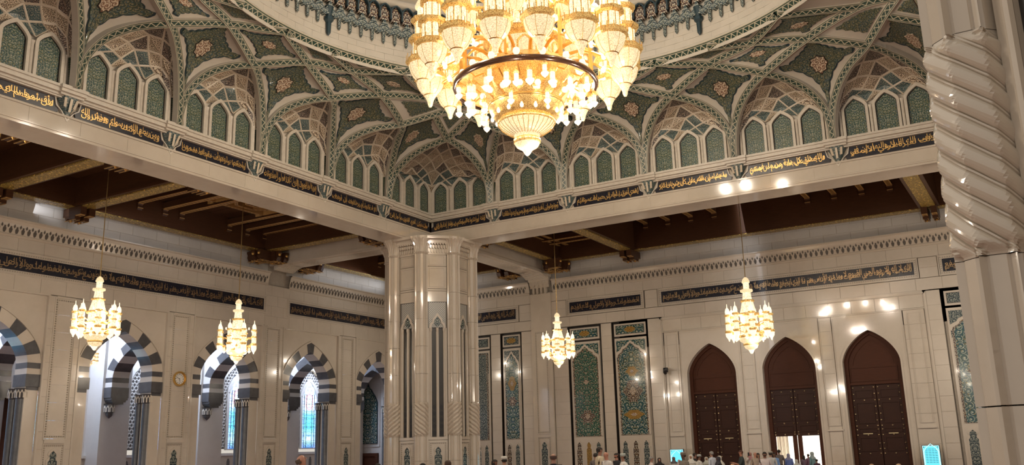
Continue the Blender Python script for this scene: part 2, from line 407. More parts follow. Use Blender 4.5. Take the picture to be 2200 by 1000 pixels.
def arch(u0, u1, vs, va, n=8, c=.38):
    """Pointed arch outline from the left spring over the apex to the right spring."""
    um, hw = (u0 + u1) / 2, (u1 - u0) / 2; out = []
    for i in range(2 * n + 1):
        t = i / n - 1.0                       # -1..1
        a = sin(abs(t) * pi / 2) if abs(t) < 1 else 1.0
        f = c * (1 - a) + (1 - c) * sqrt(max(0, 1 - a * a))
        out.append((um + hw * a * (1 if t > 0 else -1 if t < 0 else 0), vs + (va - vs) * f))
    return out
def trefoil(u0, u1, vb, vs, va):
    """Narrow niche outline: sides, small shoulders and an ogee head; counter-clockwise."""
    um, hw = (u0 + u1) / 2, (u1 - u0) / 2; h = va - vs
    R = [(u1, vb), (u1, vs), (um + hw * .72, vs + h * .10), (um + hw * .62, vs + h * .30), (um + hw * .78, vs + h * .45), (um + hw * .66, vs + h * .70), (um + hw * .30, vs + h * .86), (um, va)]
    L = [(2 * um - x, y) for x, y in R[::-1][1:]]
    return R + L
SLAB = None
def slab_mesh():
    global SLAB
    if SLAB is None:
        m = MB(); e = .006
        P = [(-.5, 0, -.5), (.5, 0, -.5), (.5, 0, .5), (-.5, 0, .5)]
        Q = [(-.5 + e, -1, -.5 + e), (.5 - e, -1, -.5 + e), (.5 - e, -1, .5 - e), (-.5 + e, -1, .5 - e)]
        m.add(Q)
        for i in range(4): j = (i + 1) % 4; m.add((P[i], P[j], Q[j], Q[i]))
        SLAB = {}
        for k in ('marble', 'marble_cool', 'marble_gloss', 'plaster'): SLAB[k] = m.mesh('marble_slab', M[k])
    return SLAB
def slabs(F, u0, u1, v0, v1, w, parent, back, sw=1.1, sh=.72, mat='marble', th=.05, stag=True):
    """Courses of separate slabs with open joints over a backing sheet."""
    ms = slab_mesh()[mat]; g = .008
    nv = max(1, round((v1 - v0) / sh)); dv = (v1 - v0) / nv; rz = 0.0 if F.U.x > .5 else -pi / 2 if F.U.y < -.5 else pi / 2
    b_ = w - .014; back.quad(F.p(u0, v0, b_), F.p(u1, v0, b_), F.p(u1, v1, b_), F.p(u0, v1, b_))
    for j in range(nv):
        n = max(1, round((u1 - u0) / sw)); du = (u1 - u0) / n
        xs = [u0 + i * du for i in range(n + 1)]
        if stag and j % 2 and n > 1: xs = [u0] + [u0 + (i + .5) * du for i in range(n)] + [u1]
        for a, b in zip(xs, xs[1:]):
            c = F.p((a + b) / 2, v0 + (j + .5) * dv, w - th)
            link(ms, 'marble_slab', parent, c, (0, 0, rz), (b - a - g, th, dv - g))
def frame_bars(F, u0, u1, v0, v1, t, w0, w1, m=None):
    m = m or MB()
    m.box(F, u0, u0 + t, v0, v1, w0, w1); m.box(F, u1 - t, u1, v0, v1, w0, w1)
    m.box(F, u0 + t, u1 - t, v1 - t, v1, w0, w1); m.box(F, u0 + t, u1 - t, v0, v0 + t, w0, w1); return m
def dentils(F, u0, u1, v0, v1, step, size, w0, w1, m=None):
    m = m or MB(); nu = max(1, int((u1 - u0) / step)); nv = max(1, int((v1 - v0) / step)); h = size / 2
    for i in range(nu + 1):
        u = u0 + (u1 - u0) * i / nu
        for v in (v0, v1): m.box(F, u - h, u + h, v - h, v + h, w0, w1)
    for j in range(1, nv):
        v = v0 + (v1 - v0) * j / nv
        for u in (u0, u1): m.box(F, u - h, u + h, v - h, v + h, w0, w1)
    return m

# ------------------------------------------------------------------ Arabic lettering
AR = {0x621: (0xFE80, 1), 0x622: (0xFE81, 2), 0x623: (0xFE83, 2), 0x624: (0xFE85, 2), 0x625: (0xFE87, 2), 0x626: (0xFE89, 4), 0x627: (0xFE8D, 2), 0x628: (0xFE8F, 4), 0x629: (0xFE93, 2),
      0x62A: (0xFE95, 4), 0x62B: (0xFE99, 4), 0x62C: (0xFE9D, 4), 0x62D: (0xFEA1, 4), 0x62E: (0xFEA5, 4), 0x62F: (0xFEA9, 2), 0x630: (0xFEAB, 2), 0x631: (0xFEAD, 2), 0x632: (0xFEAF, 2),
      0x633: (0xFEB1, 4), 0x634: (0xFEB5, 4), 0x635: (0xFEB9, 4), 0x636: (0xFEBD, 4), 0x637: (0xFEC1, 4), 0x638: (0xFEC5, 4), 0x639: (0xFEC9, 4), 0x63A: (0xFECD, 4), 0x641: (0xFED1, 4),
      0x642: (0xFED5, 4), 0x643: (0xFED9, 4), 0x644: (0xFEDD, 4), 0x645: (0xFEE1, 4), 0x646: (0xFEE5, 4), 0x647: (0xFEE9, 4), 0x648: (0xFEED, 2), 0x649: (0xFEEF, 2), 0x64A: (0xFEF1, 4)}
LA = {0x622: 0xFEF5, 0x623: 0xFEF7, 0x625: 0xFEF9, 0x627: 0xFEFB}
def shape(txt):
    out = []
    for word in txt.split():
        ch = [ord(c) for c in word]; n = len(ch); i = 0; res = []; prev = False
        while i < n:
            c = ch[i]
            if c == 0x644 and i + 1 < n and ch[i + 1] in LA:
                res.append(chr(LA[ch[i + 1]] + (1 if prev else 0))); prev = False; i += 2; continue
            if c not in AR: i += 1; continue
            b, k = AR[c]; nxt = i + 1 < n and ch[i + 1] in AR and AR[ch[i + 1]][1] > 1
            if k == 4: f = (3 if prev and nxt else 2 if nxt else 1 if prev else 0); prev = nxt
            elif k == 2: f = 1 if prev else 0; prev = False
            else: f = 0; prev = False
            res.append(chr(b + f)); i += 1
        out.append(''.join(res[::-1]))
    return ' '.join(out[::-1])
def lettering(lines, F, u0, u1, v0, v1, w, name, mat, parent, th=.012, raw=False, yover=None):
    """Text turned into one flat relief mesh that fills the rectangle; two lines are interlaced."""
    vs, fs = [], []
    n = len(lines); H = v1 - v0
    for li, s in enumerate(lines):
        c = bpy.data.curves.new('t', 'FONT'); c.body = s if raw else shape(s); c.extrude = 0; c.resolution_u = 2; c.offset = .008
        o = bpy.data.objects.new('t', c); C.objects.link(o)
        dg = bpy.context.evaluated_depsgraph_get(); m = bpy.data.meshes.new_from_object(o.evaluated_get(dg))
        P = [v.co.copy() for v in m.vertices]; Fc = [tuple(p.vertices) for p in m.polygons]
        bpy.data.objects.remove(o); bpy.data.curves.remove(c); bpy.data.meshes.remove(m)
        if not P: continue
        x0, x1 = min(p.x for p in P), max(p.x for p in P); y0, y1 = min(p.y for p in P), max(p.y for p in P)
        hh = H if n == 1 else H * (yover or .88); b = v0 if n == 1 else v0 + (H - hh) * (n - 1 - li) / (n - 1)
        k = len(vs)
        for p in P:
            vs.append(F.p(u0 + (u1 - u0) * (p.x - x0) / (x1 - x0), b + hh * (p.y - y0) / (y1 - y0), w + th + .002 * li))
        fs += [tuple(a + k for a in f) for f in Fc]
    m = bpy.data.meshes.new(name); m.from_pydata([tuple(v) for v in vs], [], fs); m.materials.append(mat); m.update()
    return link(m, name, parent)

# ------------------------------------------------------------------ the vault over the dome square
RR, RZ = 11.87, 17.52
LF = Frame((0, 15.72, 0), (1, 0, 0), (0, -1, 0))
LEDGE = 13.38
def ringp(deg, z=RZ): return (RR * sin(radians(deg)), RR * cos(radians(deg)), z)
ND = {'c3': (2.29, 15.42, LEDGE), 'c2': (6.86, 15.42, LEDGE), 'c1': (11.44, 15.42, LEDGE),
      'A0': (0, 13.72, 16.5), 'A1': (4.57, 13.38, 16.42), 'A2': (9.1, 12.78, 16.36), 'A3': (11.83, 11.83, 16.19),
      'B3': (2.25, 12.76, 17.2), 'B2': (6.8, 12.18, 17.05), 'B1': (10.1, 11.42, 16.9), 'D': (10.74, 10.74, 17.25),
      'C1': (4.46, 12.04, 17.44), 'C0': ringp(0), 'D3': ringp(12.6), 'E': ringp(31.0), 'F': (9.25, 10.95, 17.35)}
def nd(n):
    if n[-1] == '-': p = ND[n[:-1]]; return Vector((-p[0], p[1], p[2]))
    if n[-1] == "'": p = ND[n[:-1]]; return Vector((p[1], p[0], p[2]))      # mirrored over the diagonal
    return Vector(ND[n])
def leg(a, b):
    """Points between a corbel foot and an arch apex: upright first, then bending over."""
    A, B = nd(a), nd(b); out = []
    for fs, fz, fo in ((.02, .24, .03), (.10, .50, .12), (.30, .74, .34), (.60, .90, .64)):
        out.append(Vector((A.x + (B.x - A.x) * (fs if abs(B.x - A.x) >= abs(B.y - A.y) * .9 or a != 'c1' else fs), A.y + (B.y - A.y) * fo, A.z + (B.z - A.z) * fz)))
    return out
K = 8
SPL = {}; PATHS = []
def spline(names, legfirst=True):
    pts, nm = [], {}
    for i, n in enumerate(names):
        nm[n] = len(pts); pts.append(nd(n))
        if i == 0 and legfirst: pts += leg(names[0], names[1])
    P = [pts[0] * 2 - pts[1]] + pts + [pts[-1] * 2 - pts[-2]]; out = []
    for i in range(1, len(P) - 2):
        for k in range(K):
            t = k / K; a, b, c, d = P[i - 1], P[i], P[i + 1], P[i + 2]
            out.append(.5 * ((2 * b) + (c - a) * t + (2 * a - 5 * b + 4 * c - d) * t * t + (3 * b - a - 3 * c + d) * t ** 3))
    out.append(P[-2]); idx = {n: nm[n] * K for n in nm}
    for x, y in zip(names, names[1:]): SPL[(x, y)] = out[idx[x]:idx[y] + 1]
    PATHS.append(out); return out
def flip(n): return n if n in ('A0', 'C0') else n[:-1] if n[-1] == '-' else n + '-'
def edge(a, b):
    for x, y, m in ((a, b, 0), (b, a, 0), (flip(a), flip(b), 1), (flip(b), flip(a), 1)):
        for q in ((x, y),):
            if q in SPL:
                e = list(SPL[q])
                if m: e = [Vector((-p.x, p.y, p.z)) for p in e]
                s = nd(a)
                if (e[0] - s).length > (e[-1] - s).length: e = e[::-1]
                return e
    return [nd(a).lerp(nd(b), i / 16) for i in range(17)]
def resamp(e, n):
    L = [0]
    for a, b in zip(e, e[1:]): L.append(L[-1] + (b - a).length)
    out = []; j = 0
    for i in range(n + 1):
        t = L[-1] * i / n
        while j < len(L) - 2 and L[j + 1] < t: j += 1
        f = (t - L[j]) / max(1e-9, L[j + 1] - L[j]); out.append(e[j].lerp(e[j + 1], min(1, f)))
    return out
spline(['c3-', 'A0', 'B3', 'C1', 'E']); spline(['c3', 'A1', 'B2', 'F', 'D']); spline(['c2', 'A2', 'B1', 'D'])
spline(['c2', 'A1', 'B3', 'C0']); spline(['c1', 'A2', 'B2', 'C1', 'D3']); spline(['c1', 'A3']); NSIDE = len(PATHS)
spline(["A3", "B1"], False); spline(['E', 'F'], False)
for a, b, n in (('C0', 'D3', 6), ('D3', 'E', 8)):
    d0 = {'C0': 0, 'D3': 12.6, 'E': 31}[a]; d1 = {'D3': 12.6, 'E': 31}[b]
    SPL[(a, b)] = [Vector(ringp(d0 + (d1 - d0) * i / n)) for i in range(n + 1)]

def coons(e0, e1, e2, e3, n):
    """e0: bottom 0->1, e1: right, e2: top (same direction as e0), e3: left (same direction as e1)."""
    a, b, c, d = resamp(e0, n), resamp(e1, n), resamp(e2, n), resamp(e3, n)
    G = []
    for j in range(n + 1):
        v = j / n; row = []
        for i in range(n + 1):
            u = i / n
            row.append(a[i] * (1 - v) + c[i] * v + d[j] * (1 - u) + b[j] * u - (a[0] * (1 - u) * (1 - v) + a[n] * u * (1 - v) + c[0] * (1 - u) * v + c[n] * u * v))
        G.append(row)
    return G
CEN = Vector((0, 6.0, 12.0))
def patch_eval(G, u, v, off=0.0):
    n = len(G) - 1; u = min(max(u, 0), 1) * n; v = min(max(v, 0), 1) * n; i, j = min(int(u), n - 1), min(int(v), n - 1); fu, fv = u - i, v - j
    a, b, c, d = G[j][i], G[j][i + 1], G[j + 1][i], G[j + 1][i + 1]
    p = (a * (1 - fu) + b * fu) * (1 - fv) + (c * (1 - fu) + d * fu) * fv
    if off:
        nn = (b - a + d - c).cross(c - a + d - b); nn.normalize() if nn.length > 1e-9 else None
        if nn.dot(CEN - p) < 0: nn = -nn
        p = p + nn * off
    return p
def star(fr, lobes=9, amp=.05, r0=1.0):
    """Scalloped outline inside the unit square [-1, 1]; corners run out into points."""
    out = []; n = lobes * 4
    for side in range(4):
        for i in range(lobes * 5):
            t = i / (lobes * 5) * 2 - 1
            bulge = abs(sin((t + 1) / 2 * lobes * pi)) * amp
            dep = (.84 - .05 * cos(t * pi)) + (.16 if abs(t) > .86 else .07 if abs(t) > .7 else 0) + bulge
            x, y = t, dep
            k = max(abs(x), y, 1e-6)
            x, y = x * fr, y * fr
            for _ in range(side): x, y = y, -x
            out.append((x, y))
    return out
def disc_on_patch(mb, G, outline, off, rings=4, uvs=5.0, thick=.05, cu=.5, cv=.5):
    n = len(outline)
    def E(f, o): return [patch_eval(G, cu + x * f * .5, cv + y * f * .5, o) for x, y in outline]
    R = [E((k + 1) / rings, off) for k in range(rings)]; c = patch_eval(G, cu, cv, off)
    ex = (patch_eval(G, min(1, cu + .2), cv) - patch_eval(G, max(0, cu - .2), cv)).length / .4; ey = (patch_eval(G, cu, min(1, cv + .2)) - patch_eval(G, cu, max(0, cv - .2))).length / .4
    def U(f, i): x, y = outline[i % n]; return ((x + y) * f * .25 * ex + .001, (y - x) * f * .25 * ey)
    for i in range(n):
        j = (i + 1) % n
        mb.add((c, R[0][i], R[0][j]), [(0, 0), U(1 / rings, i), U(1 / rings, j)])
        for k in range(rings - 1):
            f0, f1 = (k + 1) / rings, (k + 2) / rings
            mb.add((R[k][i], R[k + 1][i], R[k + 1][j], R[k][j]), [U(f0, i), U(f1, i), U(f1, j), U(f0, j)])
    O = E(1, off - thick)
    for i in range(n):
        j = (i + 1) % n; mb.add((R[-1][i], O[i], O[j], R[-1][j]))
def warp(G, outline, m):
    """Map an outline in [-1, 1] so that an even border of m metres stays free along all four edges."""
    def frac(p, q, t0, t1):
        d = (patch_eval(G, *q) - patch_eval(G, *p)) * (1 / .15); t = (patch_eval(G, *t1) - patch_eval(G, *t0)).normalized(); return min(.42, m / max(.3, d.cross(t).length))
    ul, ur = frac((0, .5), (.15, .5), (0, .4), (0, .6)), frac((1, .5), (.85, .5), (1, .4), (1, .6)); vl, vr = frac((.5, 0), (.5, .15), (.4, 0), (.6, 0)), frac((.5, 1), (.5, .85), (.4, 1), (.6, 1))
    return [((ul + (1 - ur - ul) * (x + 1) / 2 - .5) * 2, (vl + (1 - vr - vl) * (y + 1) / 2 - .5) * 2) for x, y in outline]
def kite(nodes, parent, margin=1.0, medal=.30, n=10, bump=True):
    a, b, c, d = nodes                        # bottom, right, top, left
    G = coons(edge(a, b), edge(b, c), edge(d, c), edge(a, d), n)
    mb = MB(); cnt = sum((G[j][i] for j in range(n + 1) for i in range(n + 1)), Vector()) / (n + 1) ** 2
    for j in range(n):
        for i in range(n): mb.quad(G[j][i], G[j][i + 1], G[j + 1][i + 1], G[j + 1][i])
    k = mb.build('kite_panel', M['plaster'], parent, True)
    if margin:
        o = warp(G, star(1.0, 6, .06), margin * .46)
        m = MB(); disc_on_patch(m, G, warp(G, star(1.0, 6, .06), margin * .46 - .05), .03, 4); m.build('cartouche_edge', M['edge_blue'], k)
        m = MB(); disc_on_patch(m, G, o, .055, 4, thick=.03); m.build('cartouche', M['kite_ara'], k)
        if medal:
            q = [(medal * cos(2 * pi * t / 24) * (1 + .13 * cos(8 * 2 * pi * t / 24 + .4)), medal * sin(2 * pi * t / 24) * (1 + .13 * cos(8 * 2 * pi * t / 24 + .4))) for t in range(24)]
            m = MB(); disc_on_patch(m, G, [(x * 1.14, y * 1.14) for x, y in q], .07, 2); m.build('medallion_edge', M['edge_dark'], k)
            m = MB(); disc_on_patch(m, G, q, .09, 2, thick=.03); m.build('medallion', M['cream_ara'], k)
    return k
def tri(nodes, parent, orn=.5):
    """Three or four cornered filler with a small leaf in it."""
    P = [edge(nodes[i], nodes[(i + 1) % len(nodes)])[:-1] for i in range(len(nodes))]
    loop = [p for e in P for p in e]; c = sum(loop, Vector()) / len(loop); mb = MB()
    for i in range(len(loop)):
        a, b = loop[i], loop[(i + 1) % len(loop)]; mb.add((c, a, b)); 
    k = mb.build('corner_panel', M['plaster'], parent)
    if orn:
        nn = (loop[0] - c).cross(loop[len(loop) // 3] - c).normalized(); nn = nn if nn.dot(CEN - c) > 0 else -nn
        m = MB(); L = [c + (p - c) * orn * (.9 + .1 * (i % 2)) + nn * .05 for i, p in enumerate(loop)]
        for i in range(len(L)):
            m.add((c + nn * .05, L[i], L[(i + 1) % len(L)]), [((q - c).x, (q - c).y) for q in (c, L[i], L[(i + 1) % len(L)])])
        m.build('leaf_tile', M['kite_ara'], k)
    return k
def rib(path, parent, wd=.165, dp=.16, name='rib'):
    pts = resamp(path, max(8, int(len(path) * .75))); m = MB(); L = 0; prev = None
    for i, p in enumerate(pts):
        d = (pts[min(i + 1, len(pts) - 1)] - pts[max(0, i - 1)]).normalized()
        nn = (CEN + Vector((p.x * .5, 0, 0)) - p); nn = (nn - d * nn.dot(d)).normalized(); s = d.cross(nn).normalized()
        if i: L += (p - pts[i - 1]).length
        ring = (p - s * wd * 1.15 - nn * .10, p - s * wd + nn * dp, p + s * wd + nn * dp, p + s * wd * 1.15 - nn * .10)
        if prev:
            q, l0 = prev
            m.cur = 0; m.quad(q[1], q[2], ring[2], ring[1], [(l0, -1), (l0, 1), (L, 1), (L, -1)])
            m.cur = 1; m.quad(q[0], q[1], ring[1], ring[0], [(l0, 0), (l0, .25), (L, .25), (L, 0)]); m.quad(q[2], q[3], ring[3], ring[2], [(l0, 0), (l0, .25), (L, .25), (L, 0)])
        prev = (ring, L)
    return m.build(name, [M['rib'], M['plaster']], parent)
def mirror(path): return [Vector((-p.x, p.y, p.z)) for p in path]

def vault_side(label):
    g = struct('ceiling', label, 'vault', (OX, OY, 0))
    for s in ('', '-'):
        q = (lambda n: n if not s else (n if n in ('A0', 'C0') else flip(n)))
        kite([q('c3'), q('A1'), q('B3'), q('A0')], g, .80, .25)
        kite([q('c2'), q('A2'), q('B2'), q('A1')], g, .80, .25)
        kite([q('A1'), q('B2'), q('C1'), q('B3')], g, .74, .22)
        kite([q('B2'), q('F'), q('E'), q('C1')], g, .76, .22)
        tri([q('A2'), q('B1'), q('D'), q('F'), q('B2')], g, .55)
        tri([q('B3'), q('C1'), q('D3'), q('C0')], g, .45)
        tri([q('C1'), q('E'), q('D3')], g, .35)
    kite(['A0', 'B3', 'C0', 'B3-'], g, .74, .22)
    for p in PATHS[:6]: rib(p, g); rib(mirror(p), g)
    for p in PATHS[7:8]: rib(p, g); rib(mirror(p), g)
    return g
def vault_corner(label):
    """Stands on the diagonal (+s, +o); its far half is the mirror over the diagonal."""
    g = struct('ceiling', label, 'vault', (OX, OY, 0))
    sw = lambda e: [Vector((p.y, p.x, p.z)) for p in e]
    for m in (0, 1):
        f = sw if m else (lambda e: e)
        G = coons(f(edge('c1', 'A2')), f(edge('A2', 'B1')), f(edge('A3', 'B1')), f(edge('c1', 'A3')), 10)
        mb = MB()
        for j in range(10):
            for i in range(10): mb.quad(G[j][i], G[j][i + 1], G[j + 1][i + 1], G[j + 1][i])
        k = mb.build('kite_panel', M['plaster'], g, True)
        o = warp(G, star(1.0, 5, .06), .36)
        mm = MB(); disc_on_patch(mm, G, warp(G, star(1.0, 5, .06), .31), .03, 4); mm.build('cartouche_edge', M['edge_blue'], k)
        mm = MB(); disc_on_patch(mm, G, o, .055, 4, thick=.03); mm.build('cartouche', M['kite_ara'], k)
        q = [(.25 * cos(2 * pi * t / 24) * (1 + .13 * cos(8 * 2 * pi * t / 24)), .25 * sin(2 * pi * t / 24) * (1 + .13 * cos(8 * 2 * pi * t / 24))) for t in range(24)]
        mm = MB(); disc_on_patch(mm, G, q, .09, 2, thick=.04); mm.build('medallion', M['cream_ara'], k)
        rib(f(PATHS[6]), g)
    # small kite over the corner arch and the fan between it and the ring
    loop = edge('A3', 'B1')[:-1] + edge('B1', 'D')[:-1] + sw(edge('D', 'B1'))[:-1] + sw(edge('B1', 'A3'))[:-1]
    c = sum(loop, Vector()) / len(loop); mb = MB()
    for a, b in zip(loop, loop[1:] + loop[:1]): mb.add((c, a, b))
    k = mb.build('corner_panel', M['plaster'], g); mb = MB(); nn = Vector((-.5, -.5, -.7)).normalized()
    L = [c + (p - c) * .5 + nn * .06 for p in loop]
    for a, b in zip(L, L[1:] + L[:1]): mb.add((c + nn * .06, a, b), [((q - c).x, (q - c).y) for q in (c, a, b)])
    mb.build('leaf_tile', M['kite_ara'], k)
    ring = [Vector(ringp(31 + (59 - 31) * i / 12)) for i in range(13)]
    outer = resamp(edge('E', 'F') + edge('F', 'D')[1:] + sw(edge('D', 'F'))[1:] + sw(edge('F', 'E'))[1:], 12)
    mb = MB()
    for i in range(12): mb.quad(ring[i], ring[i + 1], outer[i + 1], outer[i])
    mb.build('corner_panel', M['plaster'], g)
    return g

def diamonds(P, nu, nv, parent, depth=.10, mats=('teal_floral', 'white_floral', 'dark_floral')):
    """Cells of the honeycomb vault: each one a shallow faceted diamond of its own."""
    for j in range(0, nv + 1):
        for i in range(0, nu + 1):
            if (i + j) % 2: continue
            q = [P(max(0, i - 1), j), P(i, max(0, j - 1)), P(min(nu, i + 1), j), P(i, min(nv, j + 1))]
            pts = []
            for p in q:
                if not pts or (p - pts[-1]).length > 1e-3: pts.append(p)
            if (pts[0] - pts[-1]).length < 1e-3: pts.pop()
            if len(pts) < 3: continue
            c = sum(pts, Vector()) / len(pts); nn = (pts[1] - pts[0]).cross(pts[2] - pts[0])
            if nn.length < 1e-5: continue
            nn.normalize(); nn = nn if nn.dot(CEN - c) > 0 else -nn
            ex = (pts[0] - c).normalized(); ey = nn.cross(ex)
            UV = lambda p: ((p - c).dot(ex), (p - c).dot(ey))
            m = MB(); a = -depth if j % 2 else depth * .4; inn = [c + (p - c) * .85 + nn * (-.02) for p in pts]; cc = c + nn * a
            for x, y, X, Y in zip(pts, pts[1:] + pts[:1], inn, inn[1:] + inn[:1]):
                m.cur = 0; m.quad(x, y, Y, X); m.cur = 1; m.add((X, Y, cc), [UV(X), UV(Y), UV(cc)])
            mat = mats[2] if j >= nv - 1 or (j == 3 and i % 4 == 1) else mats[0] if (j <= 2 and i % 4 != 0) else mats[1]
            m.build('muqarnas_cell', [M['cell_edge'], M[mat]], parent)
def win3(parent, F, centres, hw=.45, z0=LEDGE + .03, zs=14.66, za=15.12):
    for u in centres:
        A = [(u - hw, z0), (u - hw, zs)] + arch(u - hw, u + hw, zs, za, 5, .55)[1:-1] + [(u + hw, zs), (u + hw, z0)]
        m = MB(); poly = [(u - hw, z0), (u + hw, z0), (u + hw, zs)] + arch(u - hw, u + hw, zs, za, 5, .55)[1:-1][::-1] + [(u - hw, zs)]
        m.prism(F, poly, .0, .03); m.build('tile_panel', M['green_ara'], parent)
        o = hw + .12; B = [(u - o, z0), (u - o, zs + .02)] + [(u + (x - u) * o / hw, y + .05 + (y - zs) * .25) for x, y in arch(u - hw, u + hw, zs, za, 5, .55)[1:-1]] + [(u + o, zs + .02), (u + o, z0)]
        m = MB(); m.band(F, A, B, 0, .16); m.build('window_frame', M['clay'], parent)
        o2 = hw + .035; Ci = [(u + (x - u) * (hw - .0) / hw, y) for x, y in A]; Cc = [(u + (x - u) * .93, y - .03 if y > zs + .1 else y) for x, y in A]
        m = MB(); m.band(F, Cc, Ci, .03, .05); m.build('tile_border', M['edge_dark'], parent)
def niche(sc, an, side, label, mir=False):
    """One arched bay: back wall with three tile windows and honeycomb cells up to the ribs."""
    g = struct('vault_niche', label, 'niche', (OX, OY, 0))
    cl, cr = side; F = LF; hw = 2.29
    L = edge(cl, an); R = edge(cr, an); top = resamp(L, 12) + resamp(R, 12)[::-1][1:]
    m = MB(); m.quad(F.p(sc - hw, LEDGE - .1, .02), F.p(sc + hw, LEDGE - .1, .02), F.p(sc + hw, 15.25, .02), F.p(sc - hw, 15.25, .02)); m.build('back_wall', M['clay'], g)
    win3(g, Frame(F.o - Vector((0, .05, 0)), F.U, F.N), (sc - 1.32, sc, sc + 1.32))
    for u in (sc - 1.98, sc - .66, sc + .66, sc + 1.98):
        m = MB(); m.lathe([(.07, LEDGE), (.07, 14.55), (.10, 14.7)], 8, (u, 15.60, 0)); m.build('colonnette', M['clay'], g)
    nu, nv = 10, 6
    def T(i): 
        f = 3 + (len(top) - 7) * i / nu; a = int(f); return top[a].lerp(top[min(a + 1, len(top) - 1)], f - a)
    def P(i, j):
        u = i / nu; v = j / nv
        zb = 14.72 + .48 * abs(sin(u * 3 * pi)) ; b = Vector((sc - 1.95 + 3.9 * u, 15.60, zb if 0 < i < nu else 14.5)); t = T(i)
        t = t + Vector((0, .10, -.06))
        o = b.y + (t.y - b.y) * (1 - cos(v * pi / 2)) ; x = b.x + (t.x - b.x) * (v ** 1.3)
        z = b.z + (t.z - b.z) * sin(v * pi / 2)
        return Vector((x, o, z))
    diamonds(P, nu, nv, g)
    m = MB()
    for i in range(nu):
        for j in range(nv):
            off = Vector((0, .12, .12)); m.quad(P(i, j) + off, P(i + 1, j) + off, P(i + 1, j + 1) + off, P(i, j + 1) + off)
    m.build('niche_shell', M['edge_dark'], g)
    for e, s in ((L, -1), (R, 1)):            # soffit of the arch leg, green with pale dots
        m = MB(); e2 = resamp(e, 14); l = 0
        for i, (a, b) in enumerate(zip(e2, e2[1:])):
            w0 = Vector((0, 1, .0)); f0 = min(1, .22 + .5 * (i / 14)); 
            a2 = Vector((a.x + (sc - a.x) * .03, min(15.7, a.y + .42), a.z)); b2 = Vector((b.x + (sc - b.x) * .03, min(15.7, b.y + .42), b.z)); l1 = l + (b - a).length
            m.quad(a, b, b2, a2, [(l, 0), (l1, 0), (l1, .5), (l, .5)]); l = l1
        m.build('arch_soffit', M['rib_side'], g)
    return g
def niche_corner(label):
    g = struct('vault_niche', label, 'niche', (OX, OY, 0))
    F2 = Frame((15.72, 0, 0), (0, -1, 0), (-1, 0, 0)); sw = lambda e: [Vector((p.y, p.x, p.z)) for p in e]
    for F, s in ((LF, 1), (F2, -1)):
        m = MB(); a, b = (11.44, 15.72) if s > 0 else (-15.72, -11.44)
        m.quad(F.p(a, LEDGE - .1, .02), F.p(b, LEDGE - .1, .02), F.p(b, 15.3, .02), F.p(a, 15.3, .02)); m.build('back_wall', M['clay'], g)
        win3(g, Frame(F.o + F.N * .05, F.U, F.N), [s * x for x in (12.25, 13.55, 14.9)], .45)
        for x in (11.6, 12.9, 14.2, 15.55):
            m = MB(); m.lathe([(.07, LEDGE), (.07, 14.55), (.10, 14.7)], 8, ((x, 15.60, 0) if s > 0 else (15.60, x, 0))); m.build('colonnette', M['clay'], g)
    L = edge('c1', 'A3'); top = resamp(L, 12) + sw(resamp(L, 12))[::-1][1:]
    nu, nv = 16, 7
    def T(i): f = 3 + (len(top) - 7) * i / nu; a = int(f); return top[a].lerp(top[min(a + 1, len(top) - 1)], f - a)
    def P(i, j):
        u = i / nu; v = j / nv; zb = 14.72 + .45 * abs(sin(u * 6 * pi)) if 0 < i < nu else 14.5
        if u <= .5: b = Vector((11.7 + (15.6 - 11.7) * u * 2, 15.6, zb))
        else: b = Vector((15.6, 15.6 - (15.6 - 11.7) * (u - .5) * 2, zb))
        t = T(i) + Vector((.07, .07, -.06)); k = 1 - cos(v * pi / 2); z = b.z + (t.z - b.z) * sin(v * pi / 2)
        rnd = Vector((13.4, 13.4, 0)); p = b.lerp(t, .5 * k + .5 * v ** 1.2); return Vector((p.x, p.y, z))
    diamonds(P, nu, nv, g, .12)
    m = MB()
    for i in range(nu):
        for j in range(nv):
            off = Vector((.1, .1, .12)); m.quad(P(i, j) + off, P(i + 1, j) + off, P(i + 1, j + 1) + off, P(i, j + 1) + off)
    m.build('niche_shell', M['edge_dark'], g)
    for f in (lambda e: e, sw):
        m = MB(); e2 = f(resamp(L, 14)); l = 0
        for a, b in zip(e2, e2[1:]):
            o = Vector((.3, .3, 0)); l1 = l + (b - a).length; m.quad(a, b, b + o, a + o, [(l, 0), (l1, 0), (l1, .5), (l, .5)]); l = l1
        m.build('arch_soffit', M['rib_side'], g)
    return g

vs = vault_side('pale stone rib vault with green cartouches above the left beam of the great chandelier')
vc = vault_corner('rib vault corner above the round marble pillar in the middle')
names = ['fifth arched niche from the far corner above the left beam', 'fourth arched niche from the far corner above the left beam', 'third arched niche from the far corner above the left beam',
         'second arched niche from the far corner above the left beam', 'arched niche next to the corner niche above the left beam']
NI = [niche(-9.15, 'A2-', ('c1-', 'c2-'), names[0]), niche(-4.57, 'A1-', ('c2-', 'c3-'), names[1]), niche(0, 'A0', ('c3-', 'c3'), names[2]),
      niche(4.57, 'A1', ('c3', 'c2'), names[3]), niche(9.15, 'A2', ('c2', 'c1'), names[4])]
NC = niche_corner('wide six-window corner niche above the round marble pillar in the middle')
index_kids()
def dup(o, k, label):
    c = copy_tree(o); c.rotation_euler = (0, 0, k * pi / 2); c['label'] = label; return c
dup(vs, -1, 'pale stone rib vault with green cartouches above the right beam, over the doors side')
dup(vc, -1, 'rib vault corner at the upper right, beside the near twisted pillar')
dup(vc, 1, 'rib vault corner at the upper left end of the left beam')
dup(NC, -1, 'wide corner niche at the upper right, half behind the near twisted pillar')
dup(NC, 1, 'wide corner niche at the upper left end of the left beam')
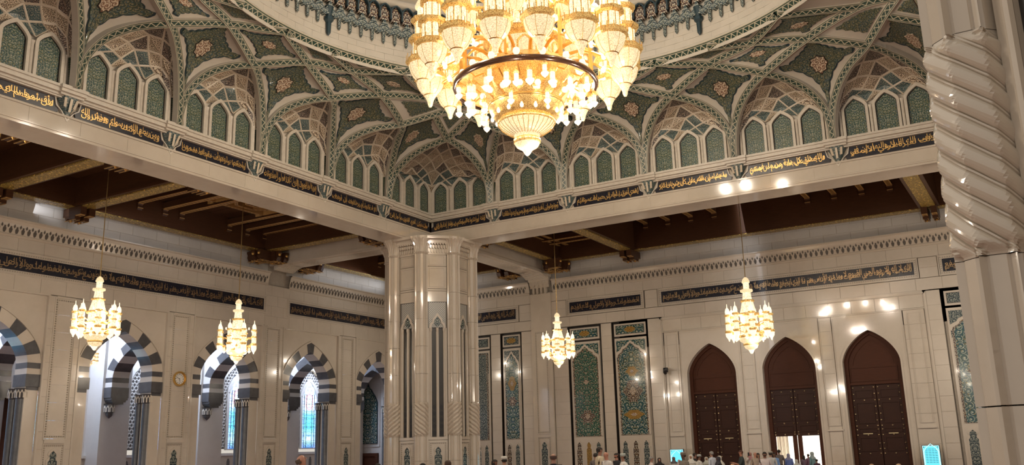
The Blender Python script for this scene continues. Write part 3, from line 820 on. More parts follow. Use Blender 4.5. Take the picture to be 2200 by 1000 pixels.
nr = ['arched niche next to the corner niche above the right beam', 'second arched niche from the far corner above the right beam', 'third arched niche from the far corner above the right beam',
      'fourth arched niche from the far corner above the right beam', 'fifth arched niche from the far corner above the right beam, nearest the twisted pillar']
for o, l in zip(NI, nr): dup(o, -1, l)

# drum above the ring: masonry cylinder, honeycomb frieze, cornice and window zone
drum = struct('wall_drum', 'pale stone drum of the dome above the rib vault ring', 'drum')
def cyl_pt(deg, z, r=RR): a = radians(deg); return Vector((OX + r * cos(a), OY + r * sin(a), z))
m = MB(); N = 96
for k in range(N):
    a, b = 360 * k / N, 360 * (k + 1) / N
    m.quad(cyl_pt(a, 19.4, RR + .12), cyl_pt(b, 19.4, RR + .12), cyl_pt(b, 20.62, RR + .12), cyl_pt(a, 20.62, RR + .12))
    m.quad(cyl_pt(a, 17.3, RR + .04), cyl_pt(b, 17.3, RR + .04), cyl_pt(b, 19.5, RR + .04), cyl_pt(a, 19.5, RR + .04))
    for (z0, r0, z1, r1) in ((20.55, RR + .1, 20.62, RR - .22), (20.62, RR - .22, 20.85, RR - .30), (20.85, RR - .30, 20.95, RR - .1), (20.95, RR - .1, 21.2, RR + .1), (21.2, RR + .1, 27, RR + .1)):
        m.quad(cyl_pt(a, z0, r0), cyl_pt(b, z0, r0), cyl_pt(b, z1, r1), cyl_pt(a, z1, r1))
m.build('drum_shell', M['plaster'], drum, True)
for j in range(7):                           # courses of drum stones in the half that can be seen
    n = 44; z0, z1 = 17.56 + j * .30, 17.56 + (j + 1) * .30 - .008
    for k in range(n):
        a0 = -62 + 202 * (k + .5 * (j % 2)) / n; a1 = a0 + 202 / n - .035
        if -58 < a0 < 150:
            m = MB(); am = (a0 + a1) / 2; r = RR - .01
            p = [cyl_pt(a0, z0, r), cyl_pt(a1, z0, r), cyl_pt(a1, z1, r), cyl_pt(a0, z1, r)]; q = [cyl_pt(a0, z0, RR + .05), cyl_pt(a1, z0, RR + .05), cyl_pt(a1, z1, RR + .05), cyl_pt(a0, z1, RR + .05)]
            if k == 0: pass
            m.add(p); m.quad(p[0], q[0], q[1], p[1]); m.quad(p[1], q[1], q[2], p[2]); m.quad(p[2], q[2], q[3], p[3])
            m.build('drum_stone', M['plaster'], drum)
# the ring moulding
ringpath = [Vector((RR * cos(radians(a)), RR * sin(radians(a)), RZ)) for a in range(-80, 176, 2)]
m = MB(); L = 0
for a, b in zip(ringpath, ringpath[1:]):
    l1 = L + (b - a).length; o = Vector((OX, OY, 0)); ia, ib = a * .985, b * .985; ia.z = ib.z = RZ - .02
    m.cur = 0
    A0, B0 = o + a * 1.012 + Vector((0, 0, -.22)), o + b * 1.012 + Vector((0, 0, -.22)); A1, B1 = o + ia + Vector((0, 0, .17)), o + ib + Vector((0, 0, .17))
    A0.z = B0.z = RZ - .17; A1.z = B1.z = RZ + .17
    m.quad(A0, B0, B1, A1, [(L, -1), (l1, -1), (l1, 1), (L, 1)]); m.cur = 1
    A2, B2 = o + a * 1.0, o + b * 1.0; A2.z = B2.z = RZ + .20; m.quad(A1, B1, B2, A2); L = l1
m.build('ring_moulding', [M['rib'], M['plaster']], drum)
# honeycomb frieze under the drum cornice: three tiers of hooded cells with hanging tips
def stalactite():
    """One bay of the frieze (2.8125 degrees wide) as a part with three sub-parts, facing -y, built around x = 0."""
    w = RR * radians(2.8125) / 2
    g = MB()
    g.lathe([(.0, 18.55), (.075, 18.68), (.085, 19.05), (.12, 19.12), (.20, 19.5)], 6, (0, -.10, 0), pi / 6); a = g.mesh('hanging_tip', M['slate_ara'])
    g = MB(); F = Frame((0, 0, 0), (1, 0, 0), (0, -1, 0))
    A = [(-w, 19.05)] + arch(-w, w, 19.15, 19.72, 4, .6) + [(w, 19.05)]; g.prism(F, [(w * .95, 19.02), (w * .95, 19.3), (0, 19.78), (-w * .95, 19.3), (-w * .95, 19.02), (0, 19.2)], -.1, .24); b = g.mesh('hooded_cell', M['slate_ara'])
    g = MB(); A = arch(-w * .85, w * .85, 20.2, 20.5, 4, .3); B = [(x * 1.16, y + .06) for x, y in A]; g.band(F, [(-w * .85, 19.8)] + A + [(w * .85, 19.8)], [(-w, 19.8)] + B + [(w, 19.8)], .1, .34); c = g.mesh('cell_hood', M['edge_blue'])
    g = MB(); g.prism(F, [(-w * .8, 19.75), (w * .8, 19.75), (w * .8, 20.2), (0, 20.5), (-w * .8, 20.2)], 0, .20); d = g.mesh('cell_tile', M['brown_ara'])
    return a, b, c, d
st = stalactite(); g = MB(); g.lathe([(0, 18.1), (.10, 18.25), (.12, 18.75), (.22, 18.85), (.20, 19.0), (.12, 19.05), (.22, 19.5)], 8, (0, -.12, 0)); big = g.mesh('large_hanging_tip', M['edge_blue'])
for k in range(-28, 52):
    deg = 11.25 + k * 2.8125
    if not (-62 < deg < 150): continue
    p = cyl_pt(deg, 0); rz = radians(deg) - pi / 2
    isbig = (k % 8) == 0
    t = link(big if isbig else st[0], 'large_hanging_tip' if isbig else 'hanging_tip', drum, p, (0, 0, rz))
    p2 = cyl_pt(deg, 0)
    for mm, nm in zip(st[1:], ('hooded_cell', 'cell_hood', 'cell_tile')): link(mm, nm, t, (0, 0, 0))
# windows of the drum, cut off by the top of the picture
for k in range(9):
    deg = 33 + 7.5 * k if False else -50 + 22.5 * k
    p = cyl_pt(deg, 0, RR + .05); F = Frame((0, 0, 0), (1, 0, 0), (0, -1, 0)); g = MB()
    g.box(F, -1.4, 1.4, 21.3, 25, 0, .05); q = g.build('drum_window_tile', M['kite_ara'], drum); q.location = p; q.rotation_euler = (0, 0, radians(deg) - pi / 2)
    g = frame_bars(F, -1.6, 1.6, 21.25, 25, .2, 0, .22); q = g.build('drum_window_frame', M['clay'], drum); q.location = p; q.rotation_euler = (0, 0, radians(deg) - pi / 2)

# ------------------------------------------------------------------ beams and lettered frieze around the dome square
VERSES_R = [   # from the corner to the near pillar
    ['وما أولئك بالمؤمنين وإذا دعوا إلى', 'الله ورسوله ليحكم بينهم إذا فريق'],
    ['ويقولون آمنا بالله وبالرسول وأطعنا', 'ثم يتولى فريق منهم من بعد ذلك'],
    ['لقد أنزلنا آيات مبينات والله', 'يهدي من يشاء إلى صراط مستقيم'],
    ['ومنهم من يمشي على أربع يخلق الله', 'ما يشاء إن الله على كل شيء قدير'],
    ['والله خلق كل دابة من ماء فمنهم', 'من يمشي على بطنه ومنهم من يمشي'],
    ['يقلب الله الليل والنهار إن في', 'ذلك لعبرة لأولي الأبصار'],
    ['وينزل من السماء من جبال فيها', 'من برد فيصيب به من يشاء']]
VERSES_L = [
    ['وإن يكن لهم الحق يأتوا إليه', 'مذعنين أفي قلوبهم مرض'],
    ['أم ارتابوا أم يخافون أن يحيف', 'الله عليهم ورسوله بل أولئك'],
    ['هم الظالمون إنما كان قول المؤمنين', 'إذا دعوا إلى الله ورسوله'],
    ['ليحكم بينهم أن يقولوا سمعنا', 'وأطعنا وأولئك هم المفلحون'],
    ['ومن يطع الله ورسوله ويخش الله', 'ويتقه فأولئك هم الفائزون'],
    ['وأقسموا بالله جهد أيمانهم', 'لئن أمرتهم ليخرجن قل لا'],
    ['تقسموا طاعة معروفة إن الله', 'خبير بما تعملون']]
def beam(F, sgn, verses, name, label, dirn):
    """F with u measured so that the corner is at u = uc; dirn = -1 for the left beam (bays run to smaller u), +1 for the right one."""
    g = struct(name, label, 'beam'); uc = XC if dirn < 0 else -YC; far = uc + dirn * 33.5
    lo, hi = min(uc, far), max(uc, far); back = MB()
    m = MB()                                   # marble architrave with a stepped foot
    for (v0, v1, w0) in ((11.58, 11.68, .03), (11.68, 11.74, .06), (11.74, 12.30, 0.0), (12.30, 12.38, .05)):
        m.box(F, lo, hi, v0, v1, -1.5, w0)
    m.box(F, lo, hi, 12.38, 13.05, -1.5, -.10); m.build('architrave', M['marble_gloss'], g)
    for i in range(17):                        # greyer slabs set in the face
        a = hi - 2.0 * (i + 1); 
        if a < lo: break
        q = MB(); q.box(F, a + .01, a + 1.98, 11.76, 12.29, 0, .012); q.build('architrave_slab', M['marble_gloss'], g)
    m = MB()
    for (v0, v1, w0, w1) in ((12.97, 13.03, -.05, .10), (13.03, 13.12, -.05, .16), (13.12, 13.28, -.3, .27), (13.28, LEDGE, -.3, .33)):
        m.box(F, lo, hi, v0, v1, w0, w1)
    m.build('ledge', M['clay'], g)
    if dirn < 0: e = [uc] + [OX + x for x in (11.44, 6.86, 2.29, -2.29, -6.86, -11.44, -16.1)]
    else: e = [uc] + [-(OY + x) for x in (11.44, 6.86, 2.29, -2.29, -6.86, -11.44, -16.1)]
    for k in range(7):
        a, b = sorted((e[k], e[k + 1])); first = k == 0
        x0 = a + (.30 if not (first and dirn > 0) else .02); x1 = b - (.30 if not (first and dirn < 0) else .02); c = .17
        poly = [(x0 + .06, 12.42), (x1 - .06, 12.42), (x1 - .02 - c * 0, 12.62), (x1 - c, 12.72), (x1 - c, 12.95), (x0 + c, 12.95), (x0 + c, 12.72), (x0, 12.62)]
        m = MB(); m.prism(F, poly, -.12, -.02); p = m.build('frieze_panel', M['frieze_ground'], g)
        lettering(verses[k], F, x0 + .26, x1 - .26, 12.45, 12.94, -.02, 'lettering', M['gold_script'], p)
    for u in e[1:]:                             # pendants below each rib foot
        m = MB(); H = [(-.42, 13.03), (.42, 13.03)]
        T = [F.p(u + x, 13.05, w) for x, w in ((-.44, -.04), (-.25, .22), (.25, .22), (.44, -.04))]; Bm = [F.p(u + x, 12.62, w) for x, w in ((-.22, -.05), (-.13, .08), (.13, .08), (.22, -.05))]; tip = F.p(u, 12.22, -.03)
        for i in range(3):
            m.quad(Bm[i], Bm[i + 1], T[i + 1], T[i], [(-.2 + .2 * i, 0), (.0 + .2 * i, 0), (.0 + .2 * i, .5), (-.2 + .2 * i, .5)]); m.add((tip, Bm[i + 1], Bm[i]), [(0, -.4), (.1, 0), (-.1, 0)])
        p = m.build('pendant', M['teal_floral'], g)
        m = MB(); O = [(-.53, 13.0), (-.46, 12.66), (-.26, 12.52), (0, 12.14), (.26, 12.52), (.46, 12.66), (.53, 13.0)]; I = [(-.50, 13.0), (-.42, 12.68), (-.22, 12.52), (0, 12.24), (.22, 12.52), (.42, 12.68), (.50, 13.0)]
        m.band(F, [(u + a, b) for a, b in I], [(u + a, b) for a, b in O], -.08, .03); m.build('pendant_border', M['clay'], p)
        m = MB()
        for x in (-.18, 0, .18):
            m.quad(F.p(u + x - .05, 12.66 if x else 12.5, .12 if x else .14), F.p(u + x + .05, 12.66 if x else 12.5, .12 if x else .14), F.p(u + x * 1.3 + .05, 12.98, .24), F.p(u + x * 1.3 - .05, 12.98, .24))
        m.build('pendant_leaf', M['white_floral'], p)
        m = MB(); 
        for (v0, v1, w1, hw) in ((13.05, 13.14, .26, .46), (13.14, 13.26, .36, .50), (13.26, LEDGE + .01, .42, .52)):
            m.prism(F, [(0, 0)] and [(u - hw, v0), (u + hw, v0), (u + hw, v1), (u - hw, v1)], 0, w1)
        m.build('pendant_cap', M['clay'], p)
    return g
beam(DL, 1, VERSES_L, 'trim_1', 'marble beam with black lettered frieze across the left of the picture', -1)
beam(DR, 1, VERSES_R, 'trim_2', 'marble beam with black lettered frieze across the right of the picture', 1)
# small pale panels between ledge and vault behind the niches
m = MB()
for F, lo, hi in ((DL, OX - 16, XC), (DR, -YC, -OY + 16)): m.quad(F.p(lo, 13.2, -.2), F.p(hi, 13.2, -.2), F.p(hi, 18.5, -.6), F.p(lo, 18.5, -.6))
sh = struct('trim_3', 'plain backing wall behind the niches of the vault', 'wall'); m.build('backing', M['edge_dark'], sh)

# ------------------------------------------------------------------ left wall: striped arches and the corridor behind
fl = tag(link(MB().quad(Vector((-20, -25, FLOOR)), Vector((66, -25, FLOOR)), Vector((66, 50, FLOOR)), Vector((-20, 50, FLOOR))).mesh('floor', M['carpet']), 'floor'), 'red patterned carpet floor of the hall', 'floor', None, 'structure')
WL = struct('wall_left', 'cream marble wall with striped black and white arches on the left', 'wall')
back = MB()
BAYR = [26.02 + 6.97 * i for i in range(-2, 5)]             # right edges of the arch bays
BW = 5.08
def pilaster(F, uc, g, hw=.77):
    m = MB(); m.box(F, uc - hw, uc + hw, FLOOR, 10.5, 0, .16); m.build('pilaster', M['marble_gloss'], g)
    m = frame_bars(F, uc - .5, uc + .5, 1.15, 7.95, .05, .16, .20); m.build('panel_frame', M['marble'], g)
    m = dentils(F, uc - .40, uc + .40, 1.27, 7.83, .11, .055, .16, .185); m.build('dentil_border', M['dentil'], g)
    for k in range(8):
        m = MB(); m.box(F, uc - .37, uc + .37, 1.32 + k * .81, 1.32 + k * .81 + .80, .15, .168); m.build('panel_slab', M['marble_gloss'], g)
    niche_low(F, uc, g, .5, .16)
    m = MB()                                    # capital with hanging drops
    for (v0, v1, w1, h) in ((10.9, 11.1, .20, .72), (11.1, 11.35, .28, .74), (11.35, 11.6, .38, .78), (11.6, 11.82, .48, .84)): m.box(F, uc - h, uc + h, v0, v1, 0, w1)
    c = m.build('capital', M['marble_gloss'], g)
    for k in range(4):
        u = uc - .45 + .3 * k
        for (r, z0, z1) in ((.07, 10.45, 10.95), (.10, 10.9, 11.2), (.12, 11.15, 11.45)):
            m = MB(); m.prism(F, [(u, z0), (u + r, z0 + .16), (u + r, z1), (u - r, z1), (u - r, z0 + .16)], 0, .2 + r); m.build('drop', M['marble_gloss'], c)
    return g
def niche_low(F, uc, g, hw, w):
    m = frame_bars(F, uc - hw, uc + hw, FLOOR + .1, .98, .04, w, w + .04); m.build('panel_frame', M['marble'], g)
    m = dentils(F, uc - hw + .1, uc + hw - .1, FLOOR + .2, .88, .10, .05, w, w + .02); m.build('dentil_border', M['dentil'], g)
    P = trefoil(uc - .24, uc + .24, FLOOR + .4, .15, .66); m = MB(); m.prism(F, P, w - .05, w + .012); p = m.build('niche_tile', M['slate_ara'], g)
    O = [(uc + (x - uc) * 1.38, y + (.10 if y > .1 else 0)) for x, y in P]; m = MB(); m.band(F, P, O, w, w + .05, True); m.build('niche_moulding', M['marble'], p)
def voussoirs(F, uc, hw_i, hw_o, zs, zi, zo, w0, w1, g, cool=False, n=5, zlow=4.2, keyup=.25, clip=None):
    """Arch ring built stone by stone, dark and pale in turn, down to the impost."""
    ci = arch(uc - hw_i, uc + hw_i, zs, zi, 24, .40); co = arch(uc - hw_o, uc + hw_o, zs, zo, 24, .36); H = 24
    pale = M['marble_cool' if cool else 'marble']; k = 0
    for s in (-1, 1):
        nlow = 2; dz = (zs - zlow) / nlow
        for j in range(nlow):
            m = MB(); a, b = uc + s * hw_i, uc + s * hw_o; lo, hi = sorted((a, b))
            m.box(F, lo, hi, zlow + j * dz + .004, zlow + (j + 1) * dz - .004, w0, w1, True); m.build('arch_stone', pale if j % 2 == 0 else M['black_stone'], g)
        for j in range(n):
            t0, t1 = j / (n + .5), (j + 1) / (n + .5)
            ia, ib = int(round(t0 * H)), int(round(t1 * H)); I = [ci[x] for x in range(ia, ib + 1)]; O = [co[x] for x in range(ia, ib + 1)]
            if s > 0: I = [(2 * uc - x, y) for x, y in I]; O = [(2 * uc - x, y) for x, y in O]
            # stones end square: the outer corner is pulled along the joint
            poly = I + O[::-1]; poly = poly[::-1] if s < 0 else poly
            m = MB(); m.prism(F, poly, w0, w1 - (.0 if j % 2 else .006)); m.build('arch_stone', M['black_stone'] if j % 2 else pale, g)
        m = MB(); a, b = uc + s * (hw_i - .04), uc + s * (hw_o + .02); lo, hi = sorted((a, b)); m.box(F, lo, hi, zlow - .58, zlow, w0 - .02, w1 + .05, True)
        a, b = uc + s * (hw_i + .05), uc + s * hw_o; lo, hi = sorted((a, b)); m.box(F, lo, hi, zlow - .74, zlow - .58, w0 + .05, w1 - .02, True); m.build('impost_block', M['black_stone'], g)
    ia = int(round(n / (n + .5) * H)); I = ci[ia:2 * H - ia + 1]; O = co[ia:2 * H - ia + 1]
    top = [O[0], (uc, max(zo, O[0][1] + keyup)), O[-1]]
    m = MB(); m.prism(F, (I + top[::-1])[::-1], w0, w1 + .02); m.build('keystone', M['black_stone'], g)
def black_column(x, y, g, r=.23, top=3.05):
    m = MB(); m.lathe([(r, FLOOR + .5), (r, top)], 16, (x, y, 0)); m.lathe([(r + .08, FLOOR), (r + .08, FLOOR + .3), (r, FLOOR + .5)], 16, (x, y, 0)); c = m.build('column_shaft', M['black_stone'], g, True)
    m = MB(); m.lathe([(r, top), (r + .03, top + .04), (r + .02, top + .08), (r + .07, top + .45), (r + .10, top + .5)], 10, (x, y, 0)); m.build('column_capital', M['black_stone'], c)
    for k in range(7):
        a = pi + k * pi / 6; m = MB(); F = Frame((x + (r + .05) * cos(a), y + (r + .05) * sin(a), 0), (-sin(a), cos(a), 0), (cos(a), sin(a), 0))
        m.band(F, [(-.05, top + .06), (-.05, top + .25), (0, top + .36), (.05, top + .25), (.05, top + .06)], [(-.08, top + .05), (-.08, top + .28), (0, top + .44), (.08, top + .28), (.08, top + .05)], 0, .03); m.build('capital_leaf', M['clay'], c)
def corbel(x0, x1, y0, y1, g, top=3.62):
    """Black corbel hanging on the corridor wall under the transverse arch."""
    cx, cy = (x0 + x1) / 2, (y0 + y1) / 2; m = MB()
    for (f, z0, z1) in ((.92, top - .12, top), (.78, top - .24, top - .12), (.62, top - .36, top - .24)):
        m.cube(cx - (x1 - x0) / 2 * f, cx + (x1 - x0) / 2 * f, cy - (y1 - y0) / 2 * f, cy + (y1 - y0) / 2 * f, z0, z1)
    m.lathe([(.0, top - 1.15), (.12, top - 1.05), (.20, top - .95), (.22, top - .82), (.27, top - .80), (.27, top - .38), (.34, top - .34)], 10, (x0 + .25, cy, 0))
    c = m.build('corbel', M['black_stone'], g)
    for k in range(5):
        a = pi * .75 + k * pi / 4.5; F = Frame((x0 + .25 + .26 * cos(a), cy + .26 * sin(a), 0), (-sin(a), cos(a), 0), (cos(a), sin(a), 0)); m = MB(); t = top - .78
        m.band(F, [(-.05, t), (-.05, t + .18), (0, t + .28), (.05, t + .18), (.05, t)], [(-.08, t - .02), (-.08, t + .2), (0, t + .36), (.08, t + .2), (.08, t - .02)], 0, .03); m.build('corbel_leaf', M['clay'], c)
seen = BAYR
for i, r in enumerate(seen):
    l = r - BW; uc = (l + r) / 2
    hi_, ho = 1.86, 2.52; zs = 4.75; ti, to = 6.72, 7.32
    # recessed spandrel above and beside the arch
    o = arch(uc - hi_, uc + hi_, zs, ti, 10, .40); m = MB()
    for a, b in zip(o, o[1:]): m.quad(FL.p(*a, -.12), FL.p(*b, -.12), FL.p(b[0], 8.0, -.12), FL.p(a[0], 8.0, -.12))
    m.box(FL, l, uc - hi_ - .02, FLOOR, 8.0, -1.0, -.13); m.box(FL, uc + hi_ + .02, r, FLOOR, 8.0, -1.0, -.13)
    m.quad(FL.p(l, 4, -.12), FL.p(uc - hi_, 4, -.12), FL.p(uc - hi_, 8, -.12), FL.p(l, 8, -.12)); m.quad(FL.p(uc + hi_, 4, -.12), FL.p(r, 4, -.12), FL.p(r, 8, -.12), FL.p(uc + hi_, 8, -.12))
    m.box(FL, l - .0, l + .001, FLOOR, 8, -.12, 0)
    m.quad(FL.p(r, FLOOR, -.12), FL.p(r, FLOOR, 0), FL.p(r, 8, 0), FL.p(r, 8, -.12)); m.quad(FL.p(l, 8, -.12), FL.p(r, 8, -.12), FL.p(r, 8, 0), FL.p(l, 8, 0))
    sp = m.build('spandrel', M['marble'], WL)
    co = arch(uc - 2.53, uc + 2.53, zs, to + .02, 12, .36); m = MB(); m.band(FL, co, [(uc + (x - uc) * 1.0, y + .10) for x, y in co], -.12, -.05); m.build('arch_moulding', M['marble'], sp)
    m = frame_bars(FL, l - .08, r + .08, FLOOR, 8.08, .08, 0, .05); m.build('bay_frame', M['marble'], WL)
    voussoirs(FL, uc, hi_, ho, zs, ti, to, -1.05, -.10, WL)
    black_column(r - .30 - .32, YW + .52 - .10, WL); black_column(r - .62, YW + 1.02, WL, .21)
    # pier to the right of the bay with its long dentilled panel
    p0, p1 = r + .08, r + 1.89 - .08
    if p0 < 53:
        slabs(FL, p0, p0 + .34, FLOOR, 8.05, 0, WL, back, 1.0, .80); slabs(FL, p1 - .34, p1, FLOOR, 8.05, 0, WL, back, 1.0, .80)
        uq = (p0 + p1) / 2; m = MB(); m.box(FL, p0 + .34, p1 - .34, 8.0, 8.05, -.2, .03); m.box(FL, p0 + .34, p1 - .34, 1.0, 1.16, -.2, .05); m.build('panel_rail', M['marble'], WL)
        m = frame_bars(FL, uq - .60, uq + .60, 1.16, 8.0, .05, -.02, .05); m.build('panel_frame', M['marble'], WL)
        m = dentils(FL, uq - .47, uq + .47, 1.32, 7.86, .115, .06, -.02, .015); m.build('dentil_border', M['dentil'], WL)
        for k in range(8):
            m = MB(); m.box(FL, uq - .55, uq + .55, 1.22 + k * .847, 1.22 + (k + 1) * .847 - .006, -.10, -.012); m.build('panel_slab', M['marble'], WL)
        m = MB(); m.box(FL, uq - .56, uq + .56, FLOOR, 1.0, -.10, -.01); m.build('panel_slab', M['marble'], WL)
        niche_low(FL, uq, WL, .56, -.01)
X0L = seen[0] - BW
for (a, b) in ((X0L, 40.15), (42.25, 53.9)):
    slabs(FL, a, b, 8.08, 8.82, 0, WL, back, 1.35, .74); slabs(FL, a, b, 9.86, 10.55, 0, WL, back, 1.35, .70)
def band(F, u0, u1, g, verses, mat='tan_script'):
    m = MB(); m.box(F, u0, u1, 8.99, 9.70, -.05, .0); m.box(F, u0 - .14, u1 + .14, 8.84, 8.99 - .0, -.05, .02) ; m.box(F, u0 - .14, u1 + .14, 9.70, 9.85, -.05, .02); m.box(F, u0 - .14, u0, 8.99, 9.7, -.05, .02); m.box(F, u1, u1 + .14, 8.99, 9.7, -.05, .02)
    fr = m.build('lettered_frieze', M['marble'], g)
    m = MB(); m.box(F, u0, u1, 8.99, 9.70, -.02, .012); m.build('frieze_ground', M['frieze_ground'], fr)
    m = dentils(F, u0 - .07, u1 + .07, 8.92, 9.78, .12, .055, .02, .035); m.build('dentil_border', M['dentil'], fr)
    m = frame_bars(F, u0 - .22, u1 + .22, 8.78, 9.91, .06, .0, .05); m.build('frieze_moulding', M['marble'], fr)
    n = len(verses); L = (u1 - u0 - .16) / n
    for k, v in enumerate(verses): lettering(v, F, u1 - .08 - (k + 1) * L + .03, u1 - .08 - k * L - .03, 9.03, 9.66, .012, 'lettering', M[mat], fr)
    return fr
KURSI = [['الله لا إله إلا هو الحي القيوم لا', 'تأخذه سنة ولا نوم له ما في السموات'], ['وما في الأرض من ذا الذي يشفع', 'عنده إلا بإذنه يعلم ما بين أيديهم'],
         ['وما خلفهم ولا يحيطون بشيء من', 'علمه إلا بما شاء وسع كرسيه'], ['السموات والأرض ولا يئوده', 'حفظهما وهو العلي العظيم']]
band(FL, 22.0, 40.03, WL, KURSI); band(FL, 42.28, 53.0, WL, KURSI[:2]); band(FL, X0L, 21.6, WL, KURSI[2:])
M['palm'] = simple('palmette_shade', (0.085, 0.070, 0.055), .5)
def cornice(F, a, b, g):
    m = MB(); prof = [(10.55, .0), (10.60, .09), (10.66, .09), (10.68, .05), (11.16, .16), (11.30, .22), (11.34, .30), (11.40, .30), (11.42, -.10)]
    for (z0, w0), (z1, w1) in zip(prof, prof[1:]): m.quad(F.p(a, z0, w0), F.p(b, z0, w0), F.p(b, z1, w1), F.p(a, z1, w1))
    c = m.build('cornice', M['marble_gloss'], g)
    q = MB(); G = Frame((0, 0, 0), (1, 0, 0), (0, -1, 0))
    q.prism(G, [(-.035, 0), (.035, 0), (.07, .07), (.085, .16), (.04, .20), (.03, .27), (-.03, .27), (-.04, .20), (-.085, .16), (-.07, .07)], 0, .02); pm = q.mesh('palmette', M['palm'])
    q = MB(); q.prism(G, [(0, .20), (.045, .27), (0, .36), (-.045, .27)], 0, .02); pd = q.mesh('palmette_bud', M['palm'])
    n = int((b - a) / .30)
    for k in range(n):
        u = a + .15 + k * .30; z = 10.71
        o = link(pm, 'palmette', c, F.p(u, z, .07), (radians(13), 0, 0 if F.U.x > .5 else -pi / 2), (.95, 1, 1.2)); 
        o = link(pd, 'palmette', c, F.p(u + .15, z, .08), (radians(13), 0, 0 if F.U.x > .5 else -pi / 2), (.95, 1, 1.2))
cornice(FL, 17.6, 40.3, WL); cornice(FL, 42.1, 53.9, WL)
slabs(FL, 13, 40.4, 11.42, 12.9, -.12, WL, back, 1.5, .5, 'marble_cool'); slabs(FL, 42, 53.9, 11.42, 12.9, -.12, WL, back, 1.5, .5, 'marble_cool')
slabs(FL, 40.15, 42.25, 8.0, 10.6, 0, WL, back, 1.05, .65)
back.build('wall_backing', M['joint'], WL); back = MB()

